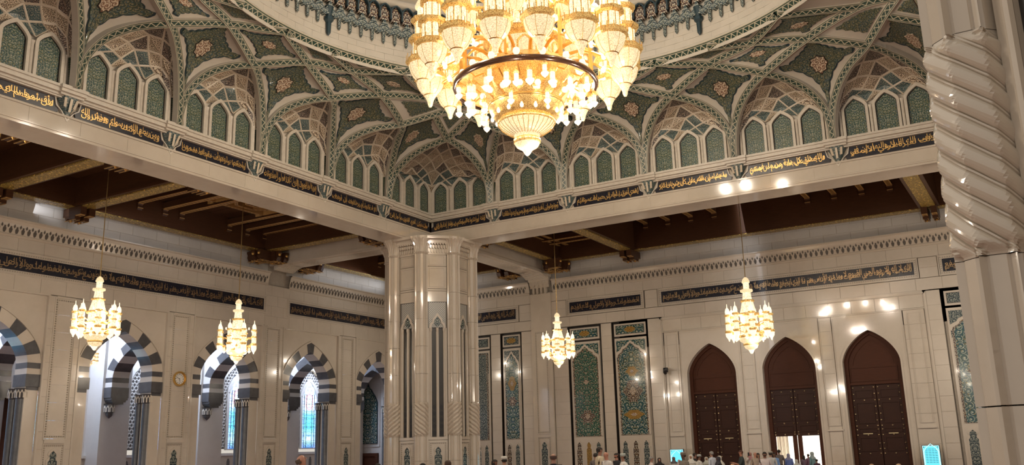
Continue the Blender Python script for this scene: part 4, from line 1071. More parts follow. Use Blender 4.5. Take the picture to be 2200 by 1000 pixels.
# corridor behind the arches
CW = struct('wall_corridor', 'white corridor wall with lattice windows behind the arches', 'wall'); FC = Frame((0, 48, 0), (1, 0, 0), (0, -1, 0))
WN = 0
for i, r in enumerate(seen):
    l = r - BW; uc = (l + r) / 2 + .0; p1 = r + 1.89
    m = MB(); m.cube(r, p1, 46.75, 48.0, FLOOR, 7.8); pr = m.build('corridor_pier', M['marble_cool'], CW)
    m = MB(); m.quad(FC.p(l, FLOOR, 0), FC.p(r, FLOOR, 0), FC.p(r, .4, 0), FC.p(l, .4, 0)); m.quad(FC.p(l, 6.55, 0), FC.p(r, 6.55, 0), FC.p(r, 7.8, 0), FC.p(l, 7.8, 0))
    m.quad(FC.p(l, .4, 0), FC.p(uc - 1.66, .4, 0), FC.p(uc - 1.66, 6.55, 0), FC.p(l, 6.55, 0)); m.quad(FC.p(uc + 1.66, .4, 0), FC.p(r, .4, 0), FC.p(r, 6.55, 0), FC.p(uc + 1.66, 6.55, 0))
    o = arch(uc - 1.66, uc + 1.66, 4.6, 6.45, 8, .45)
    for a, b in zip(o, o[1:]): m.quad(FC.p(*a, 0), FC.p(*b, 0), FC.p(b[0], 6.56, 0), FC.p(a[0], 6.56, 0))
    m.box(FC, l, r, .30, .46, 0, .22); m.box(FC, uc - 1.1, uc + 1.1, .66, .74, -.1, .10); m.build('corridor_bay', M['marble_cool'], CW)
    for k in range(5):                          # small blind niches below the sill
        u = uc - 1.6 + .8 * k; m = MB(); m.prism(FC, trefoil(u - .13, u + .13, FLOOR + .5, -.05, .12), -.05, .01); m.build('niche_tile', M['lattice_bg'], CW)
    # transverse arch from the pier to the corridor wall
    FT = Frame((r + .15, 0, 0), (0, -1, 0), (-1, 0, 0))
    voussoirs(FT, -44.45, 1.70, 2.32, 4.75, 6.35, 6.9, -1.1, .0, CW, True, 4)
    o = arch(-44.45 - 1.7, -44.45 + 1.7, 4.75, 6.35, 10, .4); m = MB()
    for a, b in zip(o, o[1:]):
        for w_ in (-.02, -1.08): m.quad(FT.p(*a, w_), FT.p(*b, w_), FT.p(b[0], 7.8, w_), FT.p(a[0], 7.8, w_))
    for s in (-1, 1):
        u0, u1 = sorted((-44.45 + s * 1.7, -44.45 + s * 2.6)); m.quad(FT.p(u0, 3.6, -.02), FT.p(u1, 3.6, -.02), FT.p(u1, 7.8, -.02), FT.p(u0, 7.8, -.02))
    m.build('arch_wall', M['marble_cool'], CW)
    corbel(r + .10, r + 1.25, 46.05, 46.9, CW)
    if i < 1: continue
    # lattice window
    WN += 1; W = struct('window_%d' % WN, ['', 'stained glass window in the corridor, farthest left', 'stained glass window in the corridor, second from the left', 'stained glass window in the corridor, third from the left',
                                          'stained glass window in the corridor, fourth from the left', 'stained glass window behind the arch with the second hanging lamp', 'stained glass window in the corridor nearest the marble pillar'][WN], 'window')
    m = MB(); m.prism(FC, [(uc - 1.66, .74), (uc + 1.66, .74), (uc + 1.66, 4.6)] + arch(uc - 1.66, uc + 1.66, 4.6, 6.45, 8, .45)[::-1][1:-1] + [(uc - 1.66, 4.6)], -.34, -.28); m.build('lattice_ground', M['lattice_bg'], W)
    inner = [(uc - .98, .74), (uc - .98, 4.45)] + arch(uc - .98, uc + .98, 4.45, 5.78, 8, .45)[1:-1] + [(uc + .98, 4.45), (uc + .98, .74)]
    def inside_out(u, v):
        if abs(u - uc) > 1.62: return False
        f = abs(u - uc) / 1.66; t = 4.6 + 1.85 * (.45 * (1 - f) + .55 * sqrt(max(0, 1 - f * f)))
        if v > t: return False
        f = abs(u - uc) / .98
        if f < 1 and v < 4.45 + 1.33 * (.45 * (1 - f) + .55 * sqrt(max(0, 1 - f * f))): return False
        return v > .74
    m = MB(); s_ = .40; d = .035; seg = .10
    for k in range(-22, 40):
        for sg in (1, -1):
            run = None
            for t in range(0, 70):
                v = .74 + t * seg; u = uc - 4.0 + k * s_ * .62 + (t * seg) * .62 if sg > 0 else uc + 4.0 - k * s_ * .62 - (t * seg) * .62
                ok = inside_out(u, v) and v < 6.5
                if ok and run is None: run = (u, v)
                if (not ok or t == 69) and run is not None:
                    u0, v0 = run; u1, v1 = u, v
                    if v1 - v0 > .12:
                        m.quad(FC.p(u0 - d, v0, -.2), FC.p(u0 + d, v0, -.2), FC.p(u1 + d, v1, -.2), FC.p(u1 - d, v1, -.2)); m.quad(FC.p(u0 + d, v0, -.28), FC.p(u0 + d, v0, -.2), FC.p(u1 + d, v1, -.2), FC.p(u1 + d, v1, -.28))
                        m.quad(FC.p(u0 - d, v0, -.28), FC.p(u0 - d, v0, -.2), FC.p(u1 - d, v1, -.2), FC.p(u1 - d, v1, -.28))
                    run = None
    m.build('lattice_screen', M['marble_cool'], W)
    pin = [(uc + (x - uc) * .78, y - (.22 if y > 4.5 else 0)) for x, y in inner]
    m = MB(); m.band(FC, [(x, y) for x, y in pin], inner, -.27, -.14); m.build('window_frame', M['marble_cool'], W)
    m = MB(); P = pin[::-1]; m.add([FC.p(x, y, -.22) for x, y in P], [(x - uc, y - .74) for x, y in P]); gl = m.build('window_pane', M['stained'], W)
    m = MB()
    for u in (-.52, -.3, .3, .52): m.box(FC, uc + u - .012, uc + u + .012, .78, 4.6, -.22, -.19)
    for v in (1.1, 1.65, 2.25, 2.9, 3.9): m.box(FC, uc - .74, uc + .74, v - .012, v + .012, -.22, -.19)
    m.build('glazing_bars', M['black'], gl)
m = MB(); m.cube(8, 60, 41.9, 48.2, 7.75, 7.9); m.build('corridor_ceiling', M['marble_cool'], CW)
# end wall of the corridor with a tile panel and a brown door frame
FE = Frame((56.0, 0, 0), (0, -1, 0), (-1, 0, 0))
m = MB(); m.box(FE, -48.2, -41.6, FLOOR, 7.8, -.2, 0); m.build('end_wall', M['marble_cool'], CW)
A = [(-47.32, 1.0), (-45.52, 1.0), (-45.52, 4.0), (-45.6, 4.2), (-45.75, 4.5), (-45.95, 4.75), (-46.1, 5.0), (-46.3, 5.15), (-46.42, 5.45), (-46.54, 5.15), (-46.74, 5.0), (-46.89, 4.75), (-47.09, 4.5), (-47.24, 4.2), (-47.32, 4.0)]
m = MB(); m.prism(FE, A, 0, .05); tp = m.build('tile_panel', M['teal_ara'], CW)
m = MB(); m.band(FE, [(x + 0, y) for x, y in A], [(-46.42 + (x + 46.42) * 1.06, y + (.06 if y > 3 else -.05)) for x, y in A], 0, .07, True); m.build('tile_border', M['edge_blue'], tp)
m = frame_bars(FE, -47.6, -45.24, .72, 5.9, .08, 0, .06); m.build('panel_frame', M['marble_cool'], tp)
D4 = struct('door_4', 'brown framed door at the end of the white corridor', 'door')
m = frame_bars(FE, -47.62, -45.35, FLOOR, .25, .22, 0, .14); m.build('door_frame', M['door_wood'], D4); m = MB(); m.box(FE, -47.4, -45.57, FLOOR, .03, 0, .04); m.build('door_leaf', M['door_wood'], D4)
# a tall brown door leaf seen through the first arch
m = MB(); m.cube(27.3, 27.5, 46.2, 46.6, FLOOR, 3.4); D5 = struct('door_5', 'narrow edge of an open brown door in the corridor at far left', 'door'); m.build('door_leaf', M['door_wood'], D5)

# ------------------------------------------------------------------ right wall: tile panels, portal and doors
WR = struct('wall_right', 'cream marble wall with tall tile panels and the three-door portal on the right', 'wall'); back = MB()
def vstrip(a, b, z0=FLOOR, z1=8.05, w=0.0, sw=1.0): slabs(FR, a, b, z0, z1, w, WR, back, sw, .80)
for a, b in ((-41.58, -36.6), (-33.75, -32.98), (-31.27, -30.40), (-28.83, -27.73), (-25.26, -24.51), (-21.98, -21.2), (-5.63, -4.93), (-1.9, 6.0)): vstrip(a, b)
for a, b in ((-41.58, -30.4), (-28.85, 6.0)): slabs(FR, a, b, 8.10, 8.76, 0, WR, back, 1.35, .7); slabs(FR, a, b, 9.92, 10.55, 0, WR, back, 1.35, .66)
slabs(FR, -30.4, -28.85, 8.0, 10.6, 0, WR, back, 1.0, .65)
for u0, u1, v in ((-35.6, -31.66, KURSI[:1]), (-27.48, -22.34, [KURSI[3]]), (-20.93, -6.05, KURSI), (-4.60, .6, [KURSI[1]])):
    band(FR, u0, u1, WR, v)
for a, b in ((-41.3, -35.9), (-31.4, -30.4), (-28.85, -27.75), (-22.05, -21.2), (-5.8, -4.85)): slabs(FR, a, b, 8.78, 9.9, 0, WR, back, 1.3, .56)
cornice(FR, -41.58, -30.5, WR); cornice(FR, -28.7, 6.0, WR)
slabs(FR, -41.58, -30.4, 11.42, 12.9, -.12, WR, back, 1.5, .5, 'marble_cool'); slabs(FR, -28.9, 6.0, 11.42, 12.9, -.12, WR, back, 1.5, .5, 'marble_cool')
pilaster(FR, -29.63, WR)
def tile_bay(u0, u1, main, top, lows, narrow=False, ogee=True, medals=()):
    """Recess with black edge, small panel on top, ogee headed main panel and a row of small niches."""
    m = MB(); m.quad(FR.p(u0, FLOOR, -.22), FR.p(u1, FLOOR, -.22), FR.p(u1, 8.06, -.22), FR.p(u0, 8.06, -.22)); m.quad(FR.p(u0, FLOOR, -.22), FR.p(u0, FLOOR, 0), FR.p(u0, 8.06, 0), FR.p(u0, 8.06, -.22))
    m.quad(FR.p(u1, FLOOR, 0), FR.p(u1, FLOOR, -.22), FR.p(u1, 8.06, -.22), FR.p(u1, 8.06, 0)); m.quad(FR.p(u0, 8.06, -.22), FR.p(u1, 8.06, -.22), FR.p(u1, 8.06, 0), FR.p(u0, 8.06, 0))
    g = m.build('tile_bay', M['edge_dark'], WR); e = .13; a, b = u0 + e, u1 - e; um = (a + b) / 2
    m = MB(); m.box(FR, a, b, 7.13, 7.93, -.22, -.06); m.build('bay_frame', M['marble'], g)
    m = MB(); m.box(FR, a + .12, b - .12, 7.25, 7.82, -.08, -.045); m.build('tile_panel', M[top], g)
    m = frame_bars(FR, a + .12, b - .12, 7.25, 7.82, .03, -.06, -.035); m.build('tile_border', M['edge_dark'], g)
    m = MB(); q = [((a + b) / 2 + .34 * cos(2 * pi * k / 16) * (1 + .2 * (k % 2)), 7.535 + .17 * sin(2 * pi * k / 16) * (1 + .2 * (k % 2))) for k in range(16)]; m.prism(FR, q, -.05, -.03); m.build('medallion', M['ochre_ara'], g)
    m = MB(); m.box(FR, a, b, FLOOR, 7.0, -.22, -.06); m.build('bay_frame', M['marble'], g)
    l, r = a + .16, b - .16
    m = MB(); m.box(FR, l - .05, r + .05, 5.4, 6.85, -.07, -.045); m.build('spandrel_tile', M[top], g)
    if ogee:
        h = (r - l) / 2
        O = [(l, .90), (r, .90), (r, 5.75), (um + h * .93, 5.95), (um + h * .66, 6.12), (um + h * .60, 6.26), (um + h * .30, 6.40), (um + h * .22, 6.50), (um, 6.68)]; O = O + [(2 * um - x, y) for x, y in O[2:-1][::-1]]
    else: O = [(l, .90), (r, .90), (r, 6.80), (l, 6.80)]
    m = MB(); m.prism(FR, O, -.06, -.03); tp = m.build('tile_panel', M[main], g)
    I2 = [(um + (x - um) * .90, .90 + (y - .90) * .985 + .03) for x, y in O]
    m = MB(); m.band(FR, I2, O, -.03, -.022, True); m.build('tile_border', M['brown_ara'], tp)
    if ogee: m = MB(); m.band(FR, O[1:], [(um + (x - um) * 1.13, y + (.14 if y > 5 else 0)) for x, y in O[1:]], -.06, .0); m.build('ogee_moulding', M['marble'], tp)
    for (cy, ry, rx, mt_) in medals:
        q = [(um + rx * cos(2 * pi * k / 24) * (1 + .12 * cos(6 * 2 * pi * k / 24)) * (1 - .25 * abs(sin(2 * pi * k / 24))), cy + ry * sin(2 * pi * k / 24) * (1 + .06 * cos(12 * pi * k / 24))) for k in range(24)]
        m = MB(); m.prism(FR, q, -.04, -.018); md = m.build('medallion', M[mt_], tp)
        q2 = [(um + (x - um) * .34, cy + (y - cy) * .34) for x, y in q]; m = MB(); m.prism(FR, q2, -.03, -.010); m.build('medallion_heart', M['cream_ara'], tp)
    n = len(lows); dw = (b - a - .1) / n
    for k, lm in enumerate(lows):
        c = a + .05 + dw * (k + .5); P = trefoil(c - dw * .27, c + dw * .27, FLOOR + .3, .08, .56); m = MB(); m.prism(FR, P, -.07, -.045); t = m.build('niche_tile', M[lm], g)
        O2 = [(c + (x - c) * 1.35, y + (.09 if y > 0 else 0)) for x, y in P]; m = MB(); m.band(FR, P, O2, -.06, -.01, True); m.build('niche_moulding', M['marble'], t)
tile_bay(-36.6, -33.77, 'slate_ara', 'slate_ara', ['slate_ara'] * 4, ogee=False, medals=((2.2, .5, .4, 'brown_ara'), (3.9, .5, .4, 'brown_ara'), (5.6, .5, .4, 'brown_ara')))
tile_bay(-32.95, -31.30, 'teal_ara', 'slate_ara', ['brown_ara', 'slate_ara'], medals=((4.6, .5, .32, 'ochre_ara'), (3.4, .32, .36, 'brown_ara')))
tile_bay(-27.70, -25.29, 'rose_ara', 'teal_ara', ['brown_ara', 'ochre_ara', 'slate_ara'], medals=((4.35, .42, .52, 'rose_ara'), (2.15, .42, .5, 'brown_ara')))
tile_bay(-24.48, -22.01, 'teal_ara', 'teal_ara', ['slate_ara', 'brown_ara', 'slate_ara'], medals=((4.85, .32, .40, 'ochre_ara'), (3.6, .72, .62, 'brown_ara'), (2.15, .30, .66, 'ochre_ara')))
tile_bay(-4.88, -1.95, 'teal_ara', 'slate_ara', ['slate_ara', 'brown_ara', 'slate_ara'], medals=((3.6, .72, .62, 'brown_ara'),))
m = MB(); m.quad(FR.p(-41.6, 6.9, -.235), FR.p(6, 6.9, -.235), FR.p(6, 12.5, -.235), FR.p(-41.6, 12.5, -.235))
for a, b in ((-41.6, -36.6), (-33.8, -32.9), (-31.3, -27.7), (-25.3, -24.4), (-22.1, -21.0), (-5.85, -4.8), (-2, 6)): m.quad(FR.p(a, FLOOR, -.235), FR.p(b, FLOOR, -.235), FR.p(b, 6.9, -.235), FR.p(a, 6.9, -.235))
for a, b in ((-21.3, -21.02), (-5.8, -5.55)): m.box(FR, a, b, FLOOR, 8.12, -.2, -.03)
m.box(FR, -21.3, -5.55, 7.9, 8.14, -.2, -.03); m.build('wall_core', M['marble'], WR)
# portal with three doors
m = MB(); m.box(FR, -21.14, -5.69, 7.93, 8.01, -.2, .04); m.box(FR, -21.2, -21.08, FLOOR, 8.01, -.2, .04); m.box(FR, -5.75, -5.63, FLOOR, 8.01, -.2, .04); m.box(FR, -21.08, -5.75, 7.1, 7.16, -.2, .0); m.build('portal_frame', M['marble_gloss'], WR)
slabs(FR, -21.05, -5.78, 7.18, 7.92, -.10, WR, back, 1.3, .74, 'marble_gloss')
DC = (-18.08, -13.43, -8.87); labels = ['dark brown pointed-arch door on the left of the portal', 'middle portal door, open to bright daylight below', 'dark brown pointed-arch door on the right of the portal, nearest the twisted pillar']
for k, uc in enumerate(DC):
    hw = 1.53; zs, za = 4.35, 6.2
    o = arch(uc - hw, uc + hw, zs, za, 12, .36); m = MB(); L, Rr = uc - 1.9, uc + 1.9
    pts = [(L, zs)] + o + [(Rr, zs)]
    for a, b in zip(o, o[1:]): m.quad(FR.p(*a, -.10), FR.p(*b, -.10), FR.p(b[0], 7.1, -.10), FR.p(a[0], 7.1, -.10)); m.quad(FR.p(*a, -.9), FR.p(*b, -.9), FR.p(*b, -.10), FR.p(*a, -.10))
    for s in (-1, 1):
        a, b = sorted((uc + s * hw, uc + s * 1.9)); m.box(FR, a, b, FLOOR, 7.1, -.9, -.10)
    sp = m.build('door_surround', M['marble_gloss'], WR)
    m = MB(); m.band(FR, [(uc - hw, FLOOR)] + o + [(uc + hw, FLOOR)], [(uc - hw - .10, FLOOR)] + [(uc + (x - uc) * 1.066, y + .09) for x, y in o] + [(uc + hw + .10, FLOOR)], -.10, -.05); m.build('arch_moulding', M['marble_gloss'], sp)
    m = MB(); m.box(FR, uc - 1.88, uc + 1.88, 6.98, 7.02, -.10, -.07)
    for s_ in (-1.87, 1.84): m.box(FR, uc + s_, uc + s_ + .03, FLOOR, 6.98, -.10, -.07)
    m.build('spandrel_frame', M['marble_gloss'], sp)
    D = struct('door_%d' % (k + 1), labels[k], 'door')
    w = -.55; m = MB(); i2 = arch(uc - hw + .22, uc + hw - .22, zs, za - .22, 12, .36)
    m.band(FR, [(uc - hw + .22, FLOOR)] + i2 + [(uc + hw - .22, FLOOR)], [(uc - hw, FLOOR)] + o + [(uc + hw, FLOOR)], w - .2, w + .12); m.build('door_frame', M['door_wood'], D)
    m = MB(); m.prism(FR, [(uc - hw + .2, 3.3), (uc + hw - .2, 3.3)] + i2[::-1], w - .1, w); tr = m.build('transom', M['door_wood'], D)
    m = frame_bars(FR, uc - hw + .26, uc + hw - .26, 3.38, 4.18, .05, w, w + .04); m.build('transom_panel', M['door_wood'], tr)
    i3 = arch(uc - hw + .42, uc + hw - .42, zs, za - .5, 10, .36); m = MB(); m.band(FR, [(uc + (x - uc) * .95, y - .05) for x, y in i3], i3, w, w + .04); m.build('transom_moulding', M['door_wood'], tr)
    m = MB(); m.box(FR, uc - hw + .2, uc + hw - .2, 3.2, 3.3, w - .1, w + .1); m.build('lintel', M['door_wood'], D)
    for s in (-1, 1):
        a, b = sorted((uc + s * .02, uc + s * (hw - .22))); z0 = FLOOR + .02 if k != 1 else .52
        m = MB(); m.box(FR, a, b, z0, 3.2, w - .12, w - .02); lf = m.build('door_leaf', M['door_dark'], D)
        if k == 1: m = MB(); m.box(FR, *(sorted((uc + s * .02, uc + s * .26))), FLOOR, .52, w - .12, w - .02); m.box(FR, *(sorted((uc + s * (hw - .30), uc + s * (hw - .22)))), FLOOR, .52, w - .12, w - .02); m.build('door_stile', M['door_wood'], D)
        rows = [3.05, 2.35, .95, .45, -.55] if k != 1 else [3.05, 2.35, 1.25, .62]
        for za_, zb in zip(rows, rows[1:]):
            m = frame_bars(FR, a + .17, b - .17, zb + .12, za_ - .12, .05, w - .02, w + .02); m.build('leaf_panel', M['door_dark'], lf)
        st_ = MB(); st_.lathe([(.0, .05), (.03, .035), (.045, 0)], 8); sm_ = bpy.data.meshes.get('stud') or st_.mesh('stud', M['brass'])
        for z in rows:
            for u in (a + .09, (a + b) / 2, b - .09): link(sm_, 'stud', lf, FR.p(u, z, w + .0), (radians(90), 0, -pi / 2))
        for z in (2.7, 2.0, 1.6, 1.25, .75, 0, -.3):
            if k != 1 or z > .6:
                for u in (a + .09, b - .09): link(sm_, 'stud', lf, FR.p(u, z, w), (radians(90), 0, -pi / 2))
        if k != 1: m = MB(); m.box(FR, (a + b) / 2 - .25, (a + b) / 2 + .25, .50, .54, w, w + .05); m.build('door_bar', M['brass'], lf)
for a, b in ((-20.98, -20.02), (-16.15, -15.37), (-11.50, -10.80), (-6.93, -5.83)):      # piers between the doors
    um = (a + b) / 2; slabs(FR, a, b, FLOOR, 7.1, -.10, WR, back, 1.4, .80, 'marble_gloss')
    m = frame_bars(FR, um - .34, um + .34, 1.0, 6.95, .04, -.10, -.05); m.build('panel_frame', M['marble_gloss'], WR); m = MB(); m.box(FR, um - .44, um + .44, .72, .80, -.1, -.02); m.build('panel_rail', M['marble_gloss'], WR)
back.build('wall_backing', M['joint'], WR)
m = MB(); w0 = -1.0
for a, b in ((-24, -19.6), (-16.56, -14.95), (-11.91, -10.39), (-7.35, -3)): m.box(FR, a, b, FLOOR, 8.2, -1.2, -.12, True)
m.box(FR, -24, -3, 6.3, 8.2, -1.2, -.12, True); m.build('portal_core', M['joint'], WR)  # backing added behind the piers so court light cannot leak in
for uc in (DC[0], DC[2]):
    m = MB(); m.box(FR, uc - 1.6, uc + 1.6, FLOOR, 6.35, -.80, -.70, True); m.build('door_back', M['door_wood'], WR)  # unseen panel added behind the leaves to keep court light out
m = MB(); m.box(FR, DC[1] - 1.6, DC[1] + 1.6, .56, 6.35, -.80, -.70, True); m.build('door_back', M['door_wood'], WR)  # same added light stop, above the opening of the middle door
# daylit court outside the open door
CT = struct('wall_court', 'bright stone court seen through the open middle door', 'wall')
m = MB(); m.quad(Vector((62, 24, -1.7)), Vector((62, 4, -1.7)), Vector((62, 4, 9)), Vector((62, 24, 9))); m.quad(Vector((54.9, 4, -1.66)), Vector((62, 4, -1.66)), Vector((62, 24, -1.66)), Vector((54.9, 24, -1.66))); m.build('court_shell', M['clay'], CT)
m = MB(); m.cube(58.5, 58.7, 15.0, 15.7, FLOOR, 1.2); m.build('court_pier', M['white_floral'], CT)

# ------------------------------------------------------------------ marble pillars
def loft(mb, rings, closed=True):
    for A, B in zip(rings, rings[1:]):
        n = len(A)
        for k in range(n): l = (k + 1) % n; mb.add((A[k], A[l], B[l], B[k]))
    return mb
def shaft_r(a, r=.34):
    q = a % (pi / 4); d = abs(q - pi / 8) / (pi / 8)             # 1 at an arris, 0 mid facet
    f = r * cos(pi / 8) / cos(q - pi / 8); f2 = f + (.035 if d > .80 else -.018 if d > .66 else 0)
    return f2
def spiral_mesh(z0, z1, hand, r=.36, pitch=.25, starts=5):
    """Twisted rope of broad strands; the mesh itself is twisted so that every groove is a clean edge."""
    m = MB(); per = [0, .04, .10, .20, .32, .44, .56, .68, .78, .85, .88, .91, .96]; rings = []; nz = int((z1 - z0) / .02)
    prof = lambda p: .060 * (sin(pi * min(1, p / .86)) ** .5 if 0 < p < .86 else 0) + (.026 if .88 <= p else 0)
    for j in range(nz + 1):
        z = z0 + (z1 - z0) * j / nz; ring = []; tw = -hand * (z - z0) / pitch * 2 * pi / starts
        e = max(0, min(1, (z - z0) / .14, (z1 - z) / .14)); e = e * e * (3 - 2 * e)
        for q_ in range(starts):
            for p in per:
                a = 2 * pi * (q_ + p) / starts + tw; q = a % (pi / 4); oc = cos(pi / 8) / cos(q - pi / 8)
                rr = (r * .96 + prof(p)) * (1 + .8 * (oc - 1)) * e + shaft_r(a) * (1 - e); ring.append(Vector((rr * cos(a), rr * sin(a), z)))
        rings.append(ring)
    loft(m, rings); return m
def pillar(cx, cy, label, s0, s1, r=2.3, pitch=.23, pil=None, starts=7):
    g = tag(empty('marble_pillar', (cx, cy, FLOOR)), label, 'pillar'); dz = -FLOOR
    def LP(m): 
        m.v = [(x, y, z + dz) for x, y, z in m.v]; return m
    core = MB(); core.lathe([(2.02 / cos(pi / 8), FLOOR), (2.02 / cos(pi / 8), 11.6)], 8, (0, 0, 0), pi / 8); LP(core).build('core', M['joint'], g)
    sh = {}
    nseg = [(FLOOR, s0 - 1.25), (s0 - 1.25, s0), (s1, s1 + 1.45), (s1 + 1.45, s1 + 2.9), (s1 + 2.9, s1 + 4.35), (s1 + 4.35, s1 + 5.8), (s1 + 5.8, 10.62)]
    ms = []
    for a, b in nseg:
        if b - a < .1: continue
        m = MB(); n = 64; z0, z1 = a + .006, b - .006
        loft(m, [[Vector((shaft_r(2 * pi * k / n) * cos(2 * pi * k / n), shaft_r(2 * pi * k / n) * sin(2 * pi * k / n), z + dz)) for k in range(n)] for z in (z0, z1)]); ms.append(m.mesh('shaft_stone', M['marble_gloss']))
    sp = [LP(spiral_mesh(s0, s1, h, pitch=pitch, starts=starts)).mesh('twisted_stone', M['marble_gloss']) for h in (1, -1)]
    n = 64; m = MB(); rings = []
    for (z, f) in ((10.62, 1.0), (10.70, 1.22), (10.74, 1.05), (11.05, 1.12), (11.25, 1.32), (11.42, 1.62), (11.46, 1.78), (11.58, 1.80)):
        rings.append([Vector((shaft_r(2 * pi * k / n) * f * (1 + (.10 if (k // 2) % 2 and 10.8 < z < 11.45 else 0)) * cos(2 * pi * k / n), shaft_r(2 * pi * k / n) * f * (1 + (.10 if (k // 2) % 2 and 10.8 < z < 11.45 else 0)) * sin(2 * pi * k / n), z + dz)) for k in range(n)])
    loft(m, rings); cap = m.mesh('pilaster_capital', M['marble_gloss'])
    for k in range(8):
        a = pi / 8 + k * pi / 4; loc = (r * cos(a), r * sin(a), 0); 
        p = link(ms[0], 'pilaster', g, loc, (0, 0, a))
        for q in ms[1:]: link(q, 'shaft_stone', p)
        link(sp[k % 2], 'twisted_stone', p); link(cap, 'pilaster_capital', p)
    # face panels, built once and turned
    F = Frame((0, -2.02, dz), (1, 0, 0), (0, -1, 0)); F.p = (lambda u, v, w=0.0, F=F: F.o + F.U * u + F.N * w + Vector((0, 0, v))); H = []
    hw = .52
    def part(m, name, mat): H.append((m.mesh(name, mat), name))
    m = MB(); m.box(F, -hw, hw, FLOOR, .74, 0, .12); part(m, 'face_panel', M['marble_gloss'])
    m = frame_bars(F, -.46, .46, FLOOR + .1, .66, .04, .12, .15); part(m, 'panel_frame', M['marble'])
    m = dentils(F, -.38, .38, FLOOR + .2, .58, .10, .05, .12, .14); part(m, 'dentil_border', M['dentil'])
    P = trefoil(-.20, .20, FLOOR + .3, -.05, .42); m = MB(); m.prism(F, P, .10, .13); part(m, 'niche_tile', M['slate_ara'])
    m = MB(); m.band(F, P, [(x * 1.4, y + (.09 if y > 0 else 0)) for x, y in P], .12, .17, True); part(m, 'niche_moulding', M['marble'])
    m = MB(); m.box(F, -hw, hw, .76, .90, 0, .14)
    for (a, b) in ((-hw, -.31), (-.07, .07), (.31, hw)): m.box(F, a, b, .90, 6.62, 0, .10)
    part(m, 'slit_frame', M['marble_gloss'])
    for u in (-.36, 0, .36): m = MB(); m.lathe([(.055, .95 + dz), (.055, 6.4 + dz), (.08, 6.5 + dz), (.08, 6.62 + dz)], 8, (u, -2.12, 0)); part(m, 'colonnette', M['marble_gloss'])
    m = MB(); m.box(F, -.31, -.07, .92, 6.72, 0, .03); m.box(F, .07, .31, .92, 6.72, 0, .03); part(m, 'dark_slit', M['dark_recess'])
    m = MB()
    for s in (-1, 1):
        for k in range(5):
            z = 1.12 + k * .33; m.prism(F, [(s * .19 + .10 * cos(2 * pi * t / 12), z + .13 * sin(2 * pi * t / 12)) for t in range(12)], .03, .045)
    part(m, 'round_vent', M['black'])
    m = MB(); m.box(F, -.48, .48, 6.62, 8.02, 0, .07); part(m, 'mosaic_panel', M['diaper'])
    m = frame_bars(F, -.5, .5, 6.62, 8.04, .025, .07, .085); part(m, 'mosaic_edge', M['edge_dark'])
    O = [(-.46, 6.60), (-.40, 6.85), (-.28, 6.95), (-.26, 7.1), (-.12, 7.25), (0, 7.42), (.12, 7.25), (.26, 7.1), (.28, 6.95), (.40, 6.85), (.46, 6.60)]; I = [(-.34, 6.60), (-.28, 6.80), (-.20, 6.88), (-.18, 7.02), (-.08, 7.14), (0, 7.26), (.08, 7.14), (.18, 7.02), (.20, 6.88), (.28, 6.80), (.34, 6.60)]
    m = MB(); m.band(F, I, O, .07, .15); part(m, 'ogee_finial', M['marble'])
    m = MB(); m.prism(F, [(0, 6.66), (.10, 6.76), (.19, 6.90), (.15, 7.05), (0, 7.22), (-.15, 7.05), (-.19, 6.90), (-.10, 6.76)], .07, .11); part(m, 'finial_tile', M['slate_ara'])
    for (a, b) in ((8.04, 8.62), (8.64, 8.74), (8.76, 9.98), (10.0, 10.62)):
        m = MB(); m.box(F, -hw, hw, a, b - .006, 0, .10); part(m, 'face_panel', M['marble_gloss'])
    m = frame_bars(F, -.42, .42, 8.84, 9.90, .035, .10, .13); part(m, 'panel_frame', M['marble_gloss']); m = frame_bars(F, -.42, .42, 10.06, 10.56, .035, .10, .13); part(m, 'panel_frame', M['marble_gloss'])
    m = MB(); m.box(F, -.9, .9, 11.45, 11.6, 0, .62); m.box(F, -.7, .7, 11.25, 11.45, 0, .40); m.box(F, -.6, .6, 10.62, 11.25, 0, .14); part(m, 'face_capital', M['marble_gloss'])
    for j, (z0, z1, w, st, hh) in enumerate(((10.72, 10.95, .20, .15, .05), (10.95, 11.15, .28, .15, .06), (11.15, 11.34, .38, .15, .065))):
        m = MB()
        for k in range(7):
            u = -.45 + k * st + (st / 2 if j % 2 else 0); m.prism(F, [(u, z0), (u + hh, z0 + .06), (u + hh, z1), (u - hh, z1), (u - hh, z0 + .06)], .10, w)
        part(m, 'capital_tier', M['marble_gloss'])
    for k in range(8):
        base = link(H[0][0], H[0][1], g, (0, 0, 0), (0, 0, k * pi / 4))
        for q, nm in H[1:]: link(q, nm, base)
    return g
pillar(XC, YC, 'great pale marble pillar standing in the middle under the corner of the dome', .95, 2.72)
pillar(9.72, -1.83, 'near marble pillar with large twisted pilaster at the right edge', 1.52, 3.55, pitch=.255)

# ------------------------------------------------------------------ marble cross beams and wooden ceilings of the aisles
TB = struct('trim_4', 'marble cross beam from the middle pillar to the left wall', 'beam'); m = MB()
m.cube(40.45, 41.95, 31.2, YW, 11.95, 13.6); m.cube(40.40, 42.0, 31.2, YW, 11.80, 11.95); m.build('beam_core', M['marble'], TB)
m = MB(); m.cube(40.75, 41.65, 32.4, 40.8, 11.775, 11.80); m.build('soffit_panel', M['marble_gloss'], TB)
m = MB()
for k in range(8): a = radians(90 * k / 8); m.cube(40.4, 42.0, YW - .5 - .12 * k, YW - .38 - .12 * k, 11.8 - .30 * (1 - sin(a)), 11.82)
m.build('beam_haunch', M['marble'], TB)
TB = struct('trim_5', 'marble cross beam from the middle pillar to the right wall', 'beam'); m = MB()
m.cube(42.7, XW, 28.98, 30.48, 11.95, 13.6); m.cube(42.7, XW, 28.93, 30.53, 11.80, 11.95); m.build('beam_core', M['marble'], TB)
